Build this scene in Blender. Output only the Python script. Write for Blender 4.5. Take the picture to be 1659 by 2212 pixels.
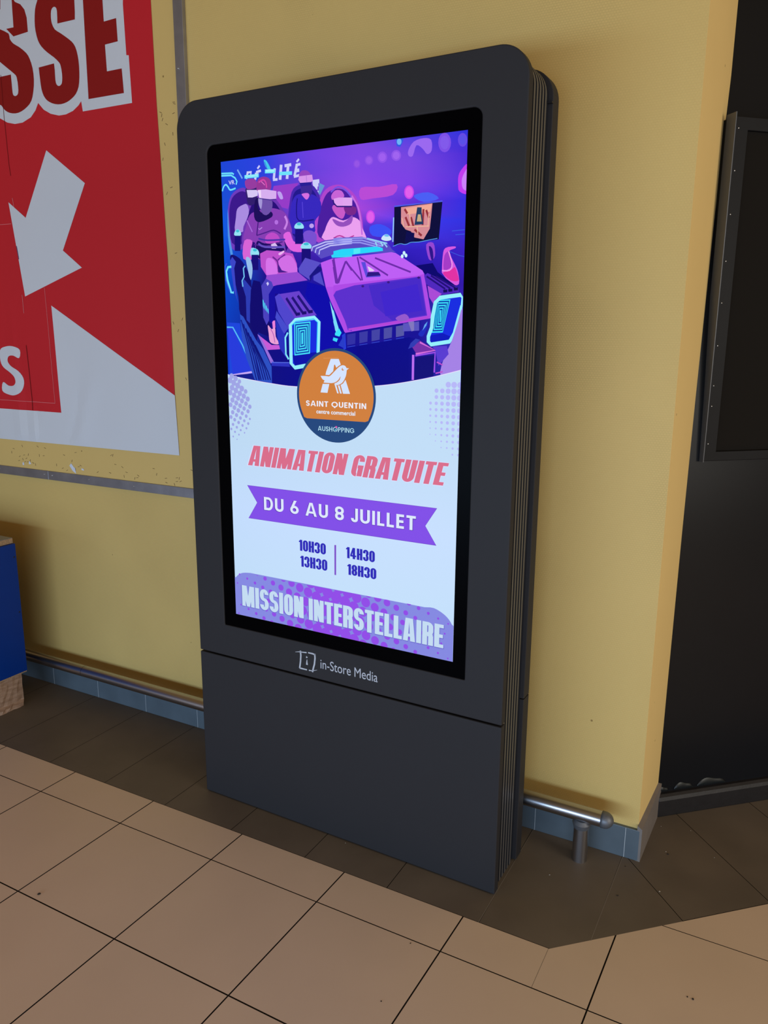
import bpy, bmesh, math, random
from mathutils import Vector, Matrix

for o in list(bpy.data.objects): bpy.data.objects.remove(o)
random.seed(7)
scene = bpy.context.scene

# ---------------------------------------------------------------- camera
cam_data = bpy.data.cameras.new('camera')
cam = bpy.data.objects.new('camera', cam_data)
scene.collection.objects.link(cam)
cam_data.sensor_fit = 'VERTICAL'
cam_data.sensor_height = 36.0
cam_data.lens = 1694.52 / 2212 * 36.0
cam_data.clip_start = .02
CR = [[0.8811735, 0.4727367, 0.0072945], [0.1083994, -0.1869892, -0.9763629], [-0.4601986, 0.8611359, -0.2160143]]
cam.matrix_world = Matrix((
    (CR[0][0], -CR[1][0], -CR[2][0], 1.046202),
    (CR[0][1], -CR[1][1], -CR[2][1], -1.688324),
    (CR[0][2], -CR[1][2], -CR[2][2], 1.392634),
    (0, 0, 0, 1)))
scene.camera = cam

# ---------------------------------------------------------------- colour management, world, lights
vs = scene.view_settings
vs.view_transform = 'Standard'
vs.look = 'None'
vs.exposure = 0.0
vs.gamma = 1.0
vs.use_curve_mapping = False

world = bpy.data.worlds.new('world')
scene.world = world
world.use_nodes = True
WORLD_COLOUR = (0.62, 0.37, 0.12)
WORLD_STRENGTH = 0.295
bg = world.node_tree.nodes['Background']
bg.inputs[0].default_value = (*WORLD_COLOUR, 1)
bg.inputs[1].default_value = WORLD_STRENGTH


def area(name, loc, target, sx, sy, energy, colour):
    d = bpy.data.lights.new(name, 'AREA')
    d.shape = 'RECTANGLE'
    d.size, d.size_y = sx, sy
    d.energy = energy
    d.color = colour
    o = bpy.data.objects.new(name, d)
    scene.collection.objects.link(o)
    o.location = loc
    o.rotation_euler = (Vector(target) - Vector(loc)).to_track_quat('-Z', 'Y').to_euler()
    return o


# daylight through the long low glazing of the entrance front, opposite the wall
area('daylight_entrance', (0.3, -4.4, 0.50), (0.0, .3, .42), 6.4, .75, 164, (0.50, 0.74, 1.07))
# warm ceiling lighting of the gallery
area('ceiling_lighting', (2.2, -2.6, 3.6), (0.9, -.5, .0), 1.6, 1.6, 9, (1.0, 0.85, 0.66))

# added fill light from the right, brightens the reveal, kiosk side and floor
area('side_fill', (4.4, -1.0, 1.6), (0.7, .1, .8), 1.8, 2.2, 50, (1.08, 1.04, 0.95))

# ---------------------------------------------------------------- helpers
def lin(c):
    o = []
    for v in c[:3]:
        v = v / 255.0
        o.append(v / 12.92 if v <= .04045 else ((v + .055) / 1.055) ** 2.4)
    return (*o, 1.0)


def material(name, rgb, rough=.6, metal=0.0, spec=.5, var=0.0, scale=8.0, bump=0.0, bscale=60.0,
             stretch=(1, 1, 1), rough_var=0.0, coat=0.0, dark=None):
    """Principled surface with procedural mottling (var), optional dirt colour (dark) and bump."""
    m = bpy.data.materials.new(name)
    m.use_nodes = True
    nt = m.node_tree
    b = nt.nodes['Principled BSDF']
    b.inputs['Base Color'].default_value = (*rgb, 1)
    b.inputs['Roughness'].default_value = rough
    b.inputs['Metallic'].default_value = metal
    b.inputs['Specular IOR Level'].default_value = spec
    b.inputs['Coat Weight'].default_value = coat
    tc = nt.nodes.new('ShaderNodeTexCoord')
    mp = nt.nodes.new('ShaderNodeMapping')
    mp.inputs['Scale'].default_value = stretch
    nt.links.new(tc.outputs['Object'], mp.inputs[0])
    if var or rough_var:
        n = nt.nodes.new('ShaderNodeTexNoise')
        n.inputs['Scale'].default_value = scale
        n.inputs['Detail'].default_value = 6
        nt.links.new(mp.outputs[0], n.inputs['Vector'])
        if var:
            mx = nt.nodes.new('ShaderNodeMix')
            mx.data_type = 'RGBA'
            lo = dark if dark else tuple(c * (1 - var) for c in rgb)
            hi = tuple(min(1, c * (1 + var)) for c in rgb)
            mx.inputs[6].default_value = (*lo, 1)
            mx.inputs[7].default_value = (*hi, 1)
            nt.links.new(n.outputs[0], mx.inputs[0])
            nt.links.new(mx.outputs[2], b.inputs['Base Color'])
        if rough_var:
            mr = nt.nodes.new('ShaderNodeMapRange')
            mr.inputs['To Min'].default_value = max(0, rough - rough_var)
            mr.inputs['To Max'].default_value = rough + rough_var
            nt.links.new(n.outputs[0], mr.inputs[0])
            nt.links.new(mr.outputs[0], b.inputs['Roughness'])
    if bump:
        n2 = nt.nodes.new('ShaderNodeTexNoise')
        n2.inputs['Scale'].default_value = bscale
        n2.inputs['Detail'].default_value = 4
        nt.links.new(mp.outputs[0], n2.inputs['Vector'])
        bp = nt.nodes.new('ShaderNodeBump')
        bp.inputs['Strength'].default_value = bump
        bp.inputs['Distance'].default_value = .002
        nt.links.new(n2.outputs[0], bp.inputs['Height'])
        nt.links.new(bp.outputs[0], b.inputs['Normal'])
    return m


def wallpaper_material(name, rgb, var=.05, weave=True):
    """Painted glass-fibre wallpaper: rows of small pits, mottling and sparse specks."""
    m = material(name, rgb, rough=.55, spec=.25, var=var, scale=3.0)
    nt = m.node_tree
    b = nt.nodes['Principled BSDF']
    tc = nt.nodes.new('ShaderNodeTexCoord')
    # dark specks
    v = nt.nodes.new('ShaderNodeTexVoronoi')
    v.inputs['Scale'].default_value = 9
    nt.links.new(tc.outputs['Object'], v.inputs['Vector'])
    cr = nt.nodes.new('ShaderNodeValToRGB')
    cr.color_ramp.elements[0].position = .022
    cr.color_ramp.elements[0].color = (.45, .4, .35, 1)
    cr.color_ramp.elements[1].position = .034
    cr.color_ramp.elements[1].color = (1, 1, 1, 1)
    nt.links.new(v.outputs['Distance'], cr.inputs[0])
    mul = nt.nodes.new('ShaderNodeMix')
    mul.data_type = 'RGBA'
    mul.blend_type = 'MULTIPLY'
    mul.inputs[0].default_value = 1
    src = b.inputs['Base Color'].links[0].from_socket
    nt.links.new(src, mul.inputs[6])
    nt.links.new(cr.outputs[0], mul.inputs[7])
    last = mul.outputs[2]
    if weave:
        # brick-like grid of tiny pits, 5 x 3.5 mm
        sx = nt.nodes.new('ShaderNodeSeparateXYZ')
        nt.links.new(tc.outputs['Object'], sx.inputs[0])
        cb = nt.nodes.new('ShaderNodeCombineXYZ')
        nt.links.new(sx.outputs[0], cb.inputs[0])
        nt.links.new(sx.outputs[2], cb.inputs[1])
        br = nt.nodes.new('ShaderNodeTexBrick')
        br.inputs['Scale'].default_value = 1
        br.inputs['Brick Width'].default_value = .0072
        br.inputs['Row Height'].default_value = .0055
        br.inputs['Mortar Size'].default_value = .0011
        br.inputs['Mortar Smooth'].default_value = .8
        br.inputs['Color1'].default_value = (1, 1, 1, 1)
        br.inputs['Color2'].default_value = (.9, .9, .9, 1)
        br.inputs['Mortar'].default_value = (.45, .45, .45, 1)
        nt.links.new(cb.outputs[0], br.inputs['Vector'])
        # stronger towards the corner of the wall (x > .4) and low down, where the paper shows
        ms = nt.nodes.new('ShaderNodeTexNoise')
        ms.inputs['Scale'].default_value = 2.2
        nt.links.new(tc.outputs['Object'], ms.inputs['Vector'])
        bp = nt.nodes.new('ShaderNodeBump')
        bp.inputs['Strength'].default_value = .2
        bp.inputs['Distance'].default_value = .0012
        nt.links.new(br.outputs[0], bp.inputs['Height'])
        nt.links.new(bp.outputs[0], b.inputs['Normal'])
        m2 = nt.nodes.new('ShaderNodeMix')
        m2.data_type = 'RGBA'
        m2.blend_type = 'MULTIPLY'
        mr = nt.nodes.new('ShaderNodeMapRange')
        mr.inputs['From Min'].default_value = .45
        mr.inputs['From Max'].default_value = .65
        mr.inputs['To Min'].default_value = .06
        mr.inputs['To Max'].default_value = .30
        nt.links.new(ms.outputs[0], mr.inputs[0])
        nt.links.new(mr.outputs[0], m2.inputs[0])
        nt.links.new(last, m2.inputs[6])
        nt.links.new(br.outputs[0], m2.inputs[7])
        last = m2.outputs[2]
    nt.links.new(last, b.inputs['Base Color'])
    return m


def attribute_material(name, emit=False, rough=.5, spec=.3):
    m = bpy.data.materials.new(name)
    m.use_nodes = True
    nt = m.node_tree
    b = nt.nodes['Principled BSDF']
    at = nt.nodes.new('ShaderNodeAttribute')
    at.attribute_name = 'print'
    b.inputs['Roughness'].default_value = rough
    b.inputs['Specular IOR Level'].default_value = spec
    if emit:
        b.inputs['Base Color'].default_value = (0, 0, 0, 1)
        nt.links.new(at.outputs['Color'], b.inputs['Emission Color'])
        b.inputs['Emission Strength'].default_value = 1.0
    else:
        nt.links.new(at.outputs['Color'], b.inputs['Base Color'])
    return m


def link(o, parent=None):
    scene.collection.objects.link(o)
    if parent is not None:
        o.parent = parent
    return o


def mesh_object(name, verts, faces, mat, parent=None, smooth=False, face_mats=None, colours=None, bevel=0, bevel_seg=2):
    me = bpy.data.meshes.new(name)
    me.from_pydata([tuple(v) for v in verts], [], [tuple(f) for f in faces])
    mats = mat if isinstance(mat, (list, tuple)) else [mat]
    for mm_ in mats: me.materials.append(mm_)
    if face_mats:
        for p, i in zip(me.polygons, face_mats): p.material_index = i
    if smooth:
        for p in me.polygons: p.use_smooth = True
    if colours is not None:
        a = me.color_attributes.new('print', 'FLOAT_COLOR', 'POINT')
        for i, c in enumerate(colours): a.data[i].color = c
    me.validate()
    me.update()
    o = bpy.data.objects.new(name, me)
    link(o, parent)
    if bevel:
        bv = o.modifiers.new('bevel', 'BEVEL')
        bv.width = bevel
        bv.segments = bevel_seg
        bv.limit_method = 'ANGLE'
        bv.angle_limit = math.radians(40)
    return o


def bm_object(name, bm, mat, parent=None, smooth=False, bevel=0, bevel_seg=2):
    bmesh.ops.recalc_face_normals(bm, faces=bm.faces)
    me = bpy.data.meshes.new(name)
    bm.to_mesh(me)
    bm.free()
    for mm_ in (mat if isinstance(mat, (list, tuple)) else [mat]): me.materials.append(mm_)
    if smooth:
        for p in me.polygons: p.use_smooth = True
    o = bpy.data.objects.new(name, me)
    link(o, parent)
    if bevel:
        bv = o.modifiers.new('bevel', 'BEVEL')
        bv.width = bevel
        bv.segments = bevel_seg
        bv.limit_method = 'ANGLE'
        bv.angle_limit = math.radians(40)
    return o


def empty(name, label, cat, loc=(0, 0, 0), rz=0, group=None):
    o = bpy.data.objects.new(name, None)
    o.empty_display_size = .1
    link(o)
    o.location = loc
    o.rotation_euler = (0, 0, rz)
    o['label'] = label
    o['category'] = cat
    if group: o['group'] = group
    return o


def add_box(bm, x0, x1, y0, y1, z0, z1):
    vs_ = [bm.verts.new((x, y, z)) for x in (x0, x1) for y in (y0, y1) for z in (z0, z1)]
    for f in ((0, 1, 3, 2), (4, 6, 7, 5), (0, 4, 5, 1), (2, 3, 7, 6), (0, 2, 6, 4), (1, 5, 7, 3)):
        bm.faces.new([vs_[i] for i in f])


def box(name, x0, x1, y0, y1, z0, z1, mat, parent=None, bevel=0):
    bm = bmesh.new()
    add_box(bm, x0, x1, y0, y1, z0, z1)
    return bm_object(name, bm, mat, parent, bevel=bevel)


def rrect(x0, z0, x1, z1, r, n=10):
    """closed loop, r = radii (bottom-left, bottom-right, top-right, top-left)"""
    if not isinstance(r, (tuple, list)): r = (r, r, r, r)
    pts = []
    for (cx_, cz_, rr, a0) in ((x0 + r[0], z0 + r[0], r[0], 180), (x1 - r[1], z0 + r[1], r[1], 270),
                               (x1 - r[2], z1 - r[2], r[2], 0), (x0 + r[3], z1 - r[3], r[3], 90)):
        if rr < 1e-6:
            pts.append((cx_, cz_))
            continue
        for k in range(n + 1):
            a = math.radians(a0 + 90 * k / n)
            pts.append((cx_ + rr * math.cos(a), cz_ + rr * math.sin(a)))
    return pts


def plate(name, outer, y0, y1, mat, parent=None, holes=(), bevel=0, bevel_seg=2):
    """solid plate in the x-z plane between y0 (front) and y1 (back), with through holes"""
    bm = bmesh.new()
    edges = []
    for loop in (outer, *holes):
        vv = [bm.verts.new((x, y0, z)) for x, z in loop]
        edges += [bm.edges.new((vv[i], vv[(i + 1) % len(vv)])) for i in range(len(vv))]
    if holes:
        bmesh.ops.triangle_fill(bm, use_beauty=True, edges=edges)
    else:
        bm.faces.new(vv)
    ext = bmesh.ops.extrude_face_region(bm, geom=list(bm.faces))
    bmesh.ops.translate(bm, verts=[e for e in ext['geom'] if isinstance(e, bmesh.types.BMVert)], vec=(0, y1 - y0, 0))
    return bm_object(name, bm, mat, parent, bevel=bevel, bevel_seg=bevel_seg)


def tube(bm, p0, p1, r, n=32, r1=None, caps=True):
    p0, p1 = Vector(p0), Vector(p1)
    r1 = r if r1 is None else r1
    d = (p1 - p0).normalized()
    u = d.orthogonal().normalized()
    v = d.cross(u)
    a = [bm.verts.new(p0 + (u * math.cos(t) + v * math.sin(t)) * r) for t in [2 * math.pi * k / n for k in range(n)]]
    b = [bm.verts.new(p1 + (u * math.cos(t) + v * math.sin(t)) * r1) for t in [2 * math.pi * k / n for k in range(n)]]
    for k in range(n):
        f = bm.faces.new((a[k], a[(k + 1) % n], b[(k + 1) % n], b[k]))
        f.smooth = True
    if caps:  # caps on vertices of their own keep the round flank smooth
        bm.faces.new([bm.verts.new(v_.co) for v_ in a[::-1]])
        bm.faces.new([bm.verts.new(v_.co) for v_ in b])


def structure(o):
    o['kind'] = 'structure'
    return o


def clip_half(poly, a, b, c):
    """keep the part of the 2-D polygon where a*x + b*y + c >= 0"""
    out = []
    for i in range(len(poly)):
        p, q = poly[i - 1], poly[i]
        fp, fq = a * p[0] + b * p[1] + c, a * q[0] + b * q[1] + c
        if (fp >= 0) != (fq >= 0):
            t = fp / (fp - fq)
            out.append((p[0] + t * (q[0] - p[0]), p[1] + t * (q[1] - p[1])))
        if fq >= 0: out.append(q)
    return out

# ---------------------------------------------------------------- materials
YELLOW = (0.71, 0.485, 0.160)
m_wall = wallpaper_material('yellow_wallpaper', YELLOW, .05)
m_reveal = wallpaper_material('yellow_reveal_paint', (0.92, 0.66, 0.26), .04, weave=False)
m_board = wallpaper_material('yellow_board_paint', (0.73, 0.49, 0.160), .04, weave=False)
m_strip = material('grey_anodised_strip', (.33, .32, .34), rough=.42, metal=.75, var=.35, scale=5, stretch=(3, 1, 3))
m_screw = material('bright_screw', (.7, .7, .7), rough=.3, metal=1)
m_staple = material('rusty_staple', (.22, .12, .05), rough=.6, metal=.4)
m_paper = material('paper_scrap', (.7, .72, .78), rough=.8)
m_beige = material('beige_floor_tile', (.72, .53, .37), rough=.42, spec=.35, var=.09, scale=3.2, rough_var=.06, bump=.03, bscale=15)
m_dark = material('dark_floor_tile', (.150, .117, .085), rough=.5, spec=.26, var=.32, scale=4.5, rough_var=.06, bump=.04, bscale=25)
m_grout = material('floor_grout', (.012, .008, .006), rough=.9)
m_pale_grout = material('pale_grout', (.22, .18, .14), rough=.9)
m_base = material('blue_grey_skirting_tile', (.105, .132, .150), rough=.4, spec=.4, var=.2, scale=14, bump=.05)
m_basegrout = material('skirting_joint', (.38, .40, .40), rough=.9)
m_sidebase = material('side_skirting_tile', (.22, .185, .16), rough=.5, var=.2, scale=14, bump=.05)
m_black = material('black_laminate', (.006, .0065, .008), rough=.3, spec=.22, var=.35, scale=2, bump=.01, bscale=4)
m_plinth = material('black_plinth', (.010, .008, .008), rough=.5, var=.5, scale=30, bump=.2, bscale=120)
m_frame = material('black_frame', (.005, .005, .006), rough=.5, spec=.2, var=.3, scale=10)
m_framepanel = material('black_matt_panel', (.010, .008, .006), rough=.8, spec=.1)
m_steel = material('brushed_stainless_steel', (.50, .49, .50), rough=.30, metal=1, var=.06, scale=6, stretch=(1, 60, 60))
m_cap = material('worn_grey_end_cap', (.16, .165, .175), rough=.5, metal=.6, var=.3, scale=60, bump=.15, bscale=200)
m_kiosk = material('charcoal_powder_coat', (.0255, .0235, .0250), rough=.64, spec=.26, var=.06, scale=4, bump=.03, bscale=700)
m_rib = material('anthracite_rib', (.088, .084, .083), rough=.45, spec=.5)
m_core = material('black_core', (.006, .006, .008), rough=.6)
m_channel_shade = material('painted_channel_shade', (.009, .012, .020), rough=.6, spec=.3)  # dark navy paints in the shade behind the kiosk's front shell
m_glass = material('black_display_glass', (.0008, .0008, .0012), rough=.3, spec=.02)
m_print = material('pale_grey_print', (.55, .56, .60), rough=.5)
m_blue = material('blue_melamine', (.001, .032, .24), rough=.4, spec=.2, var=.15, scale=6)
m_chip = material('raw_particle_board', (.42, .27, .15), rough=.95, var=.75, scale=260, dark=(.08, .045, .02), bump=.6, bscale=300)
m_greytop = material('grey_laminate_top', (.20, .21, .23), rough=.35)
m_wood = material('splintered_wood', (.36, .23, .15), rough=.9, var=.6, scale=22, stretch=(1, 1, 5), dark=(.17, .075, .03), bump=.8, bscale=60)
m_screen = attribute_material('lit_display_picture', emit=True, rough=.3, spec=.02)
m_poster = attribute_material('printed_poster_paper', rough=.55, spec=.25)
m_grit = material('floor_grit', (.03, .022, .015), rough=.9)
m_crumb = material('pale_crumb', (.45, .40, .33), rough=.9)
m_flake = material('peeling_film', (.010, .013, .013), rough=.4, spec=.5)

# ---------------------------------------------------------------- floor
PITCH = .3385
corner = (.6525, -.1150)                 # corner of the dark border
dg = Vector((.445, .4145)).normalized()   # direction of the diagonal border
ng = (dg.y, -dg.x)                        # points to the beige side
cg = -(ng[0] * corner[0] + ng[1] * corner[1])
BY = corner[1]
fv, ff, fm = [], [], []


def add_poly(poly, z, mi):
    if len(poly) < 3: return
    ar = sum(poly[i - 1][0] * poly[i][1] - poly[i][0] * poly[i - 1][1] for i in range(len(poly)))
    if abs(ar) < 1e-7: return
    if ar < 0: poly = poly[::-1]
    n0 = len(fv)
    fv.extend((x, y, z) for x, y in poly)
    ff.append(tuple(range(n0, n0 + len(poly))))
    fm.append(mi)


add_poly([(-5, -7.5), (6, -7.5), (6, 3.5), (-5, 3.5)], -.0022, 0)
G = .0029
for i in range(-15, 16):
    for j in range(-22, 5):
        x0 = .4375 - .006 + i * .342
        y1 = -.2445 + j * .3355
        sh = lambda x, y: (x + .0275 * (y + .2445), y)
        g = G * (1.25 if j <= 0 else .8)
        t = [sh(x0 + G / 2 * 1.2, y1 - .3355 + g / 2), sh(x0 + .342 - G / 2 * 1.2, y1 - .3355 + g / 2),
             sh(x0 + .342 - G / 2 * 1.2, y1 - g / 2), sh(x0 + G / 2 * 1.2, y1 - g / 2)]
        lower = clip_half(t, 0, -1, BY)
        # the tile in front of the border corner is cut in two
        if i == 0 and j == 1:
            add_poly(clip_half(lower, -1, 0, .65055), 0, 1)
            add_poly(clip_half(lower, 1, 0, -.65125), 0, 1)
        else:
            add_poly(lower, 0, 1)
        up = clip_half(clip_half(t, 0, 1, -BY), ng[0], ng[1], cg)
        add_poly(up, 0, 1)
# dark border tiles, first leg
SP = .2555
for k in range(-18, 8):
    x0 = -1.0565 + k * SP
    t = [(x0 + .0009, BY + .0016), (x0 + SP - .0009, BY + .0016), (x0 + SP - .0009, .45), (x0 + .0009, .45)]
    if k == 7: t[1] = (2.2, BY); t[2] = (2.2, .45)
    t = clip_half(t, -ng[0], -ng[1], -cg)
    if k == 7:
        # bounded by the first seam of the second leg
        pass
    if k < 7: add_poly(t, 0, 2)
# second leg, seams square to the diagonal
sd = Vector((-dg.y, dg.x))
q0 = Vector((.915, .131))
first = clip_half([(-1.0565 + 7 * SP + .0009, -.2), (2, -.2), (2, .45), (-1.0565 + 7 * SP + .0009, .45)], -ng[0], -ng[1], -cg)
first = clip_half(first, -dg.x, -dg.y, q0.dot(dg) - .0009)
add_poly(first, 0, 2)
for k in range(0, 9):
    a, b = q0.dot(dg) + k * SP + .0009, q0.dot(dg) + (k + 1) * SP - .0009
    base = corner[0] * sd.x + corner[1] * sd.y
    base += .0018
    t = [tuple(dg * a + sd * base), tuple(dg * b + sd * base), tuple(dg * b + sd * (base + .9)), tuple(dg * a + sd * (base + .9))]
    add_poly(t, 0, 2)
# pale grout lines in a few of the dark seams
for (xa, ya, xb, yb) in ((.4755 + 0, BY, .4785, .31), (.7320, -.042, .7330, .31)):
    add_poly([(xa - .0009, ya), (xa + .0009, ya), (xb + .0009, yb), (xb - .0009, yb)], .0002, 3)
structure(mesh_object('floor', fv, ff, [m_grout, m_beige, m_dark, m_pale_grout], face_mats=fm))

# ---------------------------------------------------------------- walls
YW = .32
XC = .7665
structure(mesh_object('wall_back', [(-5, YW, 0), (XC, YW, 0), (XC, YW, 3.4), (-5, YW, 3.4)], [(0, 1, 2, 3)], m_wall))
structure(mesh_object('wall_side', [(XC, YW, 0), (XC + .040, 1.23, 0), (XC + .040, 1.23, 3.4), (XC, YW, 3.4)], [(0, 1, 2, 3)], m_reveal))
# skirting along the yellow wall, pale joints every 25 cm
sk = box('baseboard_back', -5, .778, .310, YW + .002, 0, .092, m_base, bevel=.0015)
structure(sk)
bmj = bmesh.new()
for k in range(-8, 11):
    xx = -1.546 + .2535 * k
    if xx < .77: add_box(bmj, xx - .0009, xx + .0009, .3094, .3105, .001, .0915)
structure(bm_object('trim_1', bmj, m_basegrout))
bs = bmesh.new()
p = [(.7785, .3095), (.7865, .575)]
q = [(XC - .001, .3105), (XC + .004, .577)]
vb = [bs.verts.new((x, y, z)) for z in (0, .098) for x, y in (p[0], p[1], q[1], q[0])]
for v in vb[6:]: v.co.z = .106
for f in ((0, 1, 2, 3), (4, 5, 6, 7), (0, 1, 5, 4), (1, 2, 6, 5), (2, 3, 7, 6), (3, 0, 4, 7)): bs.faces.new([vb[i] for i in f])
structure(bm_object('baseboard_side', bs, m_sidebase))

# black wall, turned 43 degrees, its sheeting leaning back towards the top
P0 = Vector((.791, .551, 0))
BD = Vector((.736, .677, 0)).normalized()
BN = Vector((-BD.y, BD.x, 0))


def bw(s, off, z): return P0 + BD * s + BN * off + Vector((0, 0, z))


prof = [(0, .020), (.4, .022), (.87, .030), (1.24, .042), (1.70, .066), (1.93, .088), (2.06, .104), (2.25, .104), (3.4, .104)]
bv_, bf_ = [], []
for z, off in prof:
    bv_ += [bw(-.05, off, z), bw(3.2, off, z)]
for i in range(len(prof) - 1): bf_.append((2 * i, 2 * i + 1, 2 * i + 3, 2 * i + 2))
wb = structure(mesh_object('wall_right', bv_, bf_, m_black, smooth=True))
# rounded black plinth at its foot
bp_ = bmesh.new()
sec = [(0, 0), (0, .052), (.004, .062), (.011, .068), (.03, .070), (.03, 0)]
ra = [bp_.verts.new(bw(-.006, o, z)) for o, z in sec]
rb = [bp_.verts.new(bw(3.2, o, z)) for o, z in sec]
for i in range(6): bp_.faces.new((ra[i], ra[(i + 1) % 6], rb[(i + 1) % 6], rb[i]))
bp_.faces.new(ra)
structure(bm_object('baseboard_right', bp_, m_plinth, bevel=.003))

# bubbles of peeling film above the plinth
for s0, s1, h in ((.055, .118, .016), (.135, .232, .018), (.003, .035, .010)):
    bmf = bmesh.new()
    top, bot = [], []
    for k in range(13):
        u = k / 12
        hh = h * math.sin(math.pi * u) ** .6 * (1 + .25 * math.sin(7 * u))
        s = s0 + (s1 - s0) * u
        bot.append(bmf.verts.new(bw(s, .0195, .073)))
        top.append(bmf.verts.new(bw(s, .0145, .073 + hh * .6 + .002)))
        top[-1].co += Vector((0, 0, 0))
        bot.append(bmf.verts.new(bw(s, .0195, .0735 + hh + .003)))
    for k in range(12):
        bmf.faces.new((bot[2 * k], bot[2 * k + 2], top[k + 1], top[k]))
        bmf.faces.new((top[k], top[k + 1], bot[2 * k + 3], bot[2 * k + 1]))
    fl_ = bm_object('film_bubble', bmf, m_flake, smooth=True)
    fl_['label'] = {.055: 'small glossy bubble of peeling black film above the plinth, the middle one', .135: 'widest glossy bubble of peeling black film above the plinth',
                    .003: 'smallest bubble of peeling black film, right at the yellow corner'}[s0]
    fl_['category'] = 'peeling film'

# framed black panel hanging on the black wall
fr = empty('framed_panel', 'large black framed panel with a screwed edge on the black wall at right', 'panel', bw(.05, .03, 1.07), math.atan2(BD.y, BD.x))
S1 = 1.25
plate('panel_frame', [(0, 0), (S1, 0), (S1, .873), (0, .873)], -.006, .028, m_frame, fr, holes=[[(.040, .026), (S1 - .04, .026), (S1 - .04, .842), (.040, .842)]], bevel=.0015)
box('panel_sheet', .03, S1 - .03, .004, .02, .02, .86, m_framepanel, fr)
box('panel_back', .0, S1, .028, .055, .0, .873, m_frame, fr)
box('edge_trim', -.0022, 0, -.010, .026, -.002, .882, material('grey_edge_trim', (.10, .105, .115), rough=.4, metal=.5), fr)
scr = None
for z in (.845, .745, .640, .525, .420, .310, .205, .150, .048):
    if scr is None:
        b_ = bmesh.new()
        bmesh.ops.create_uvsphere(b_, u_segments=10, v_segments=6, radius=.0022)
        scr = bm_object('screw', b_, m_screw, fr, smooth=True)
        s_ = scr
    else:
        s_ = scr.copy()
        link(s_, fr)
    s_.location = (.0105, -.0065, z)

# ---------------------------------------------------------------- yellow notice board with metal edging
BF = .309
bd = empty('notice_board', 'yellow painted board edged with grey metal strips, mounted on the wall at left', 'board', (-.74, BF, .875))
ox, oy, oz = bd.location
box('board', -4 - ox, -.7425 - ox, 0, YW - BF, .876 - oz, 3.35 - oz, m_board, bd)
box('edge_strip', -.745 - ox, -.709 - ox, -.004, YW - BF, .858 - oz, 3.35 - oz, m_strip, bd, bevel=.001)
box('edge_strip', -1.4685 - ox, -.746 - ox, -.004, YW - BF, .858 - oz, .8915 - oz, m_strip, bd, bevel=.001)
box('edge_strip', -4 - ox, -1.4695 - ox, -.004, YW - BF, .858 - oz, .8915 - oz, m_strip, bd, bevel=.001)
for x, z in ((-1.49, .877), (-1.447, .876), (-1.248, .879), (-1.025, .875), (-1.75, .877), (-.7335, 2.183), (-.7335, 1.6), (-.7335, 2.75)):
    s_ = scr.copy()
    s_.scale = (1.1, 1.1, 1.1)
    link(s_, bd)
    s_.location = (x - ox, -.0045, z - oz)
STAPLES = [[-1608,977],[-1660,963],[-1673,948],[-1628,935],[-1602,942],[-1577,945],[-1634,918],[-1611,925],[-1590,930],[-1569,923],[-1553,915],[-1599,916],[-1584,917],[-1540,910],[-1514,947],[-1490,948],[-1377,959],[-1314,973],[-1337,940],[-1422,918],[-1390,908],[-1303,921],[-1293,926],[-1367,902],[-1321,909],[-1206,909],[-1143,912],[-1131,977],[-1123,977],[-1114,945],[-1080,938],[-1074,905],[-1061,921],[-1022,902],[-1010,906],[-1005,914],[-917,926],[-930,945],[-875,916],[-874,901],[-837,898],[-825,922],[-814,921],[-826,909],[-809,911],[-757,954],[-829,1023],[-922,1012],[-1180,1006],[-806,1437],[-787,1413],[-767,1449],[-763,1258],[-1520,981],[-1479,978],[-761,2094],[-759,2089],[-764,2063],[-816,2071],[-812,2062],[-810,2050],[-805,1979],[-806,1835],[-794,2035],[-781,1654],[-787,1851],[-816,1936],[-770,2005]]
st0 = None
for k, (x, z) in enumerate(STAPLES):
    if st0 is None:
        b_ = bmesh.new()
        tube(b_, (-.0045, 0, 0), (.0045, 0, 0), .0007, 6)
        tube(b_, (-.0043, 0, 0), (-.0043, .003, 0), .0006, 6)
        tube(b_, (.0043, 0, 0), (.0043, .003, 0), .0006, 6)
        st0 = bm_object('staple', b_, m_staple, bd)
        s_ = st0
    else:
        s_ = st0.copy()
        link(s_, bd)
    s_.location = (x / 1000 - ox, -.0006, z / 1000 - oz)
    s_.rotation_euler = (0, random.choice([-.5, -.2, .1, .3, .5, 1.2, 1.5, -1.1, 1.9]), 0)
for pts in ([(-1.353, .921), (-1.341, .931), (-1.331, .918), (-1.322, .914), (-1.320, .893), (-1.336, .903)], [(-1.615, .912), (-1.606, .914), (-1.606, .903), (-1.614, .902)],
            [(-1.578, .918), (-1.571, .921), (-1.565, .910), (-1.577, .908)], [(-1.290, .916), (-1.276, .915), (-1.277, .908), (-1.288, .910)]):
    bm_ = bmesh.new()
    vv = [bm_.verts.new((x - ox, -.0004 - .0012 * (i % 2), z - oz)) for i, (x, z) in enumerate(pts)]
    bm_.faces.new(vv)
    bm_object('paper_scrap', bm_, m_paper, bd)

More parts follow.
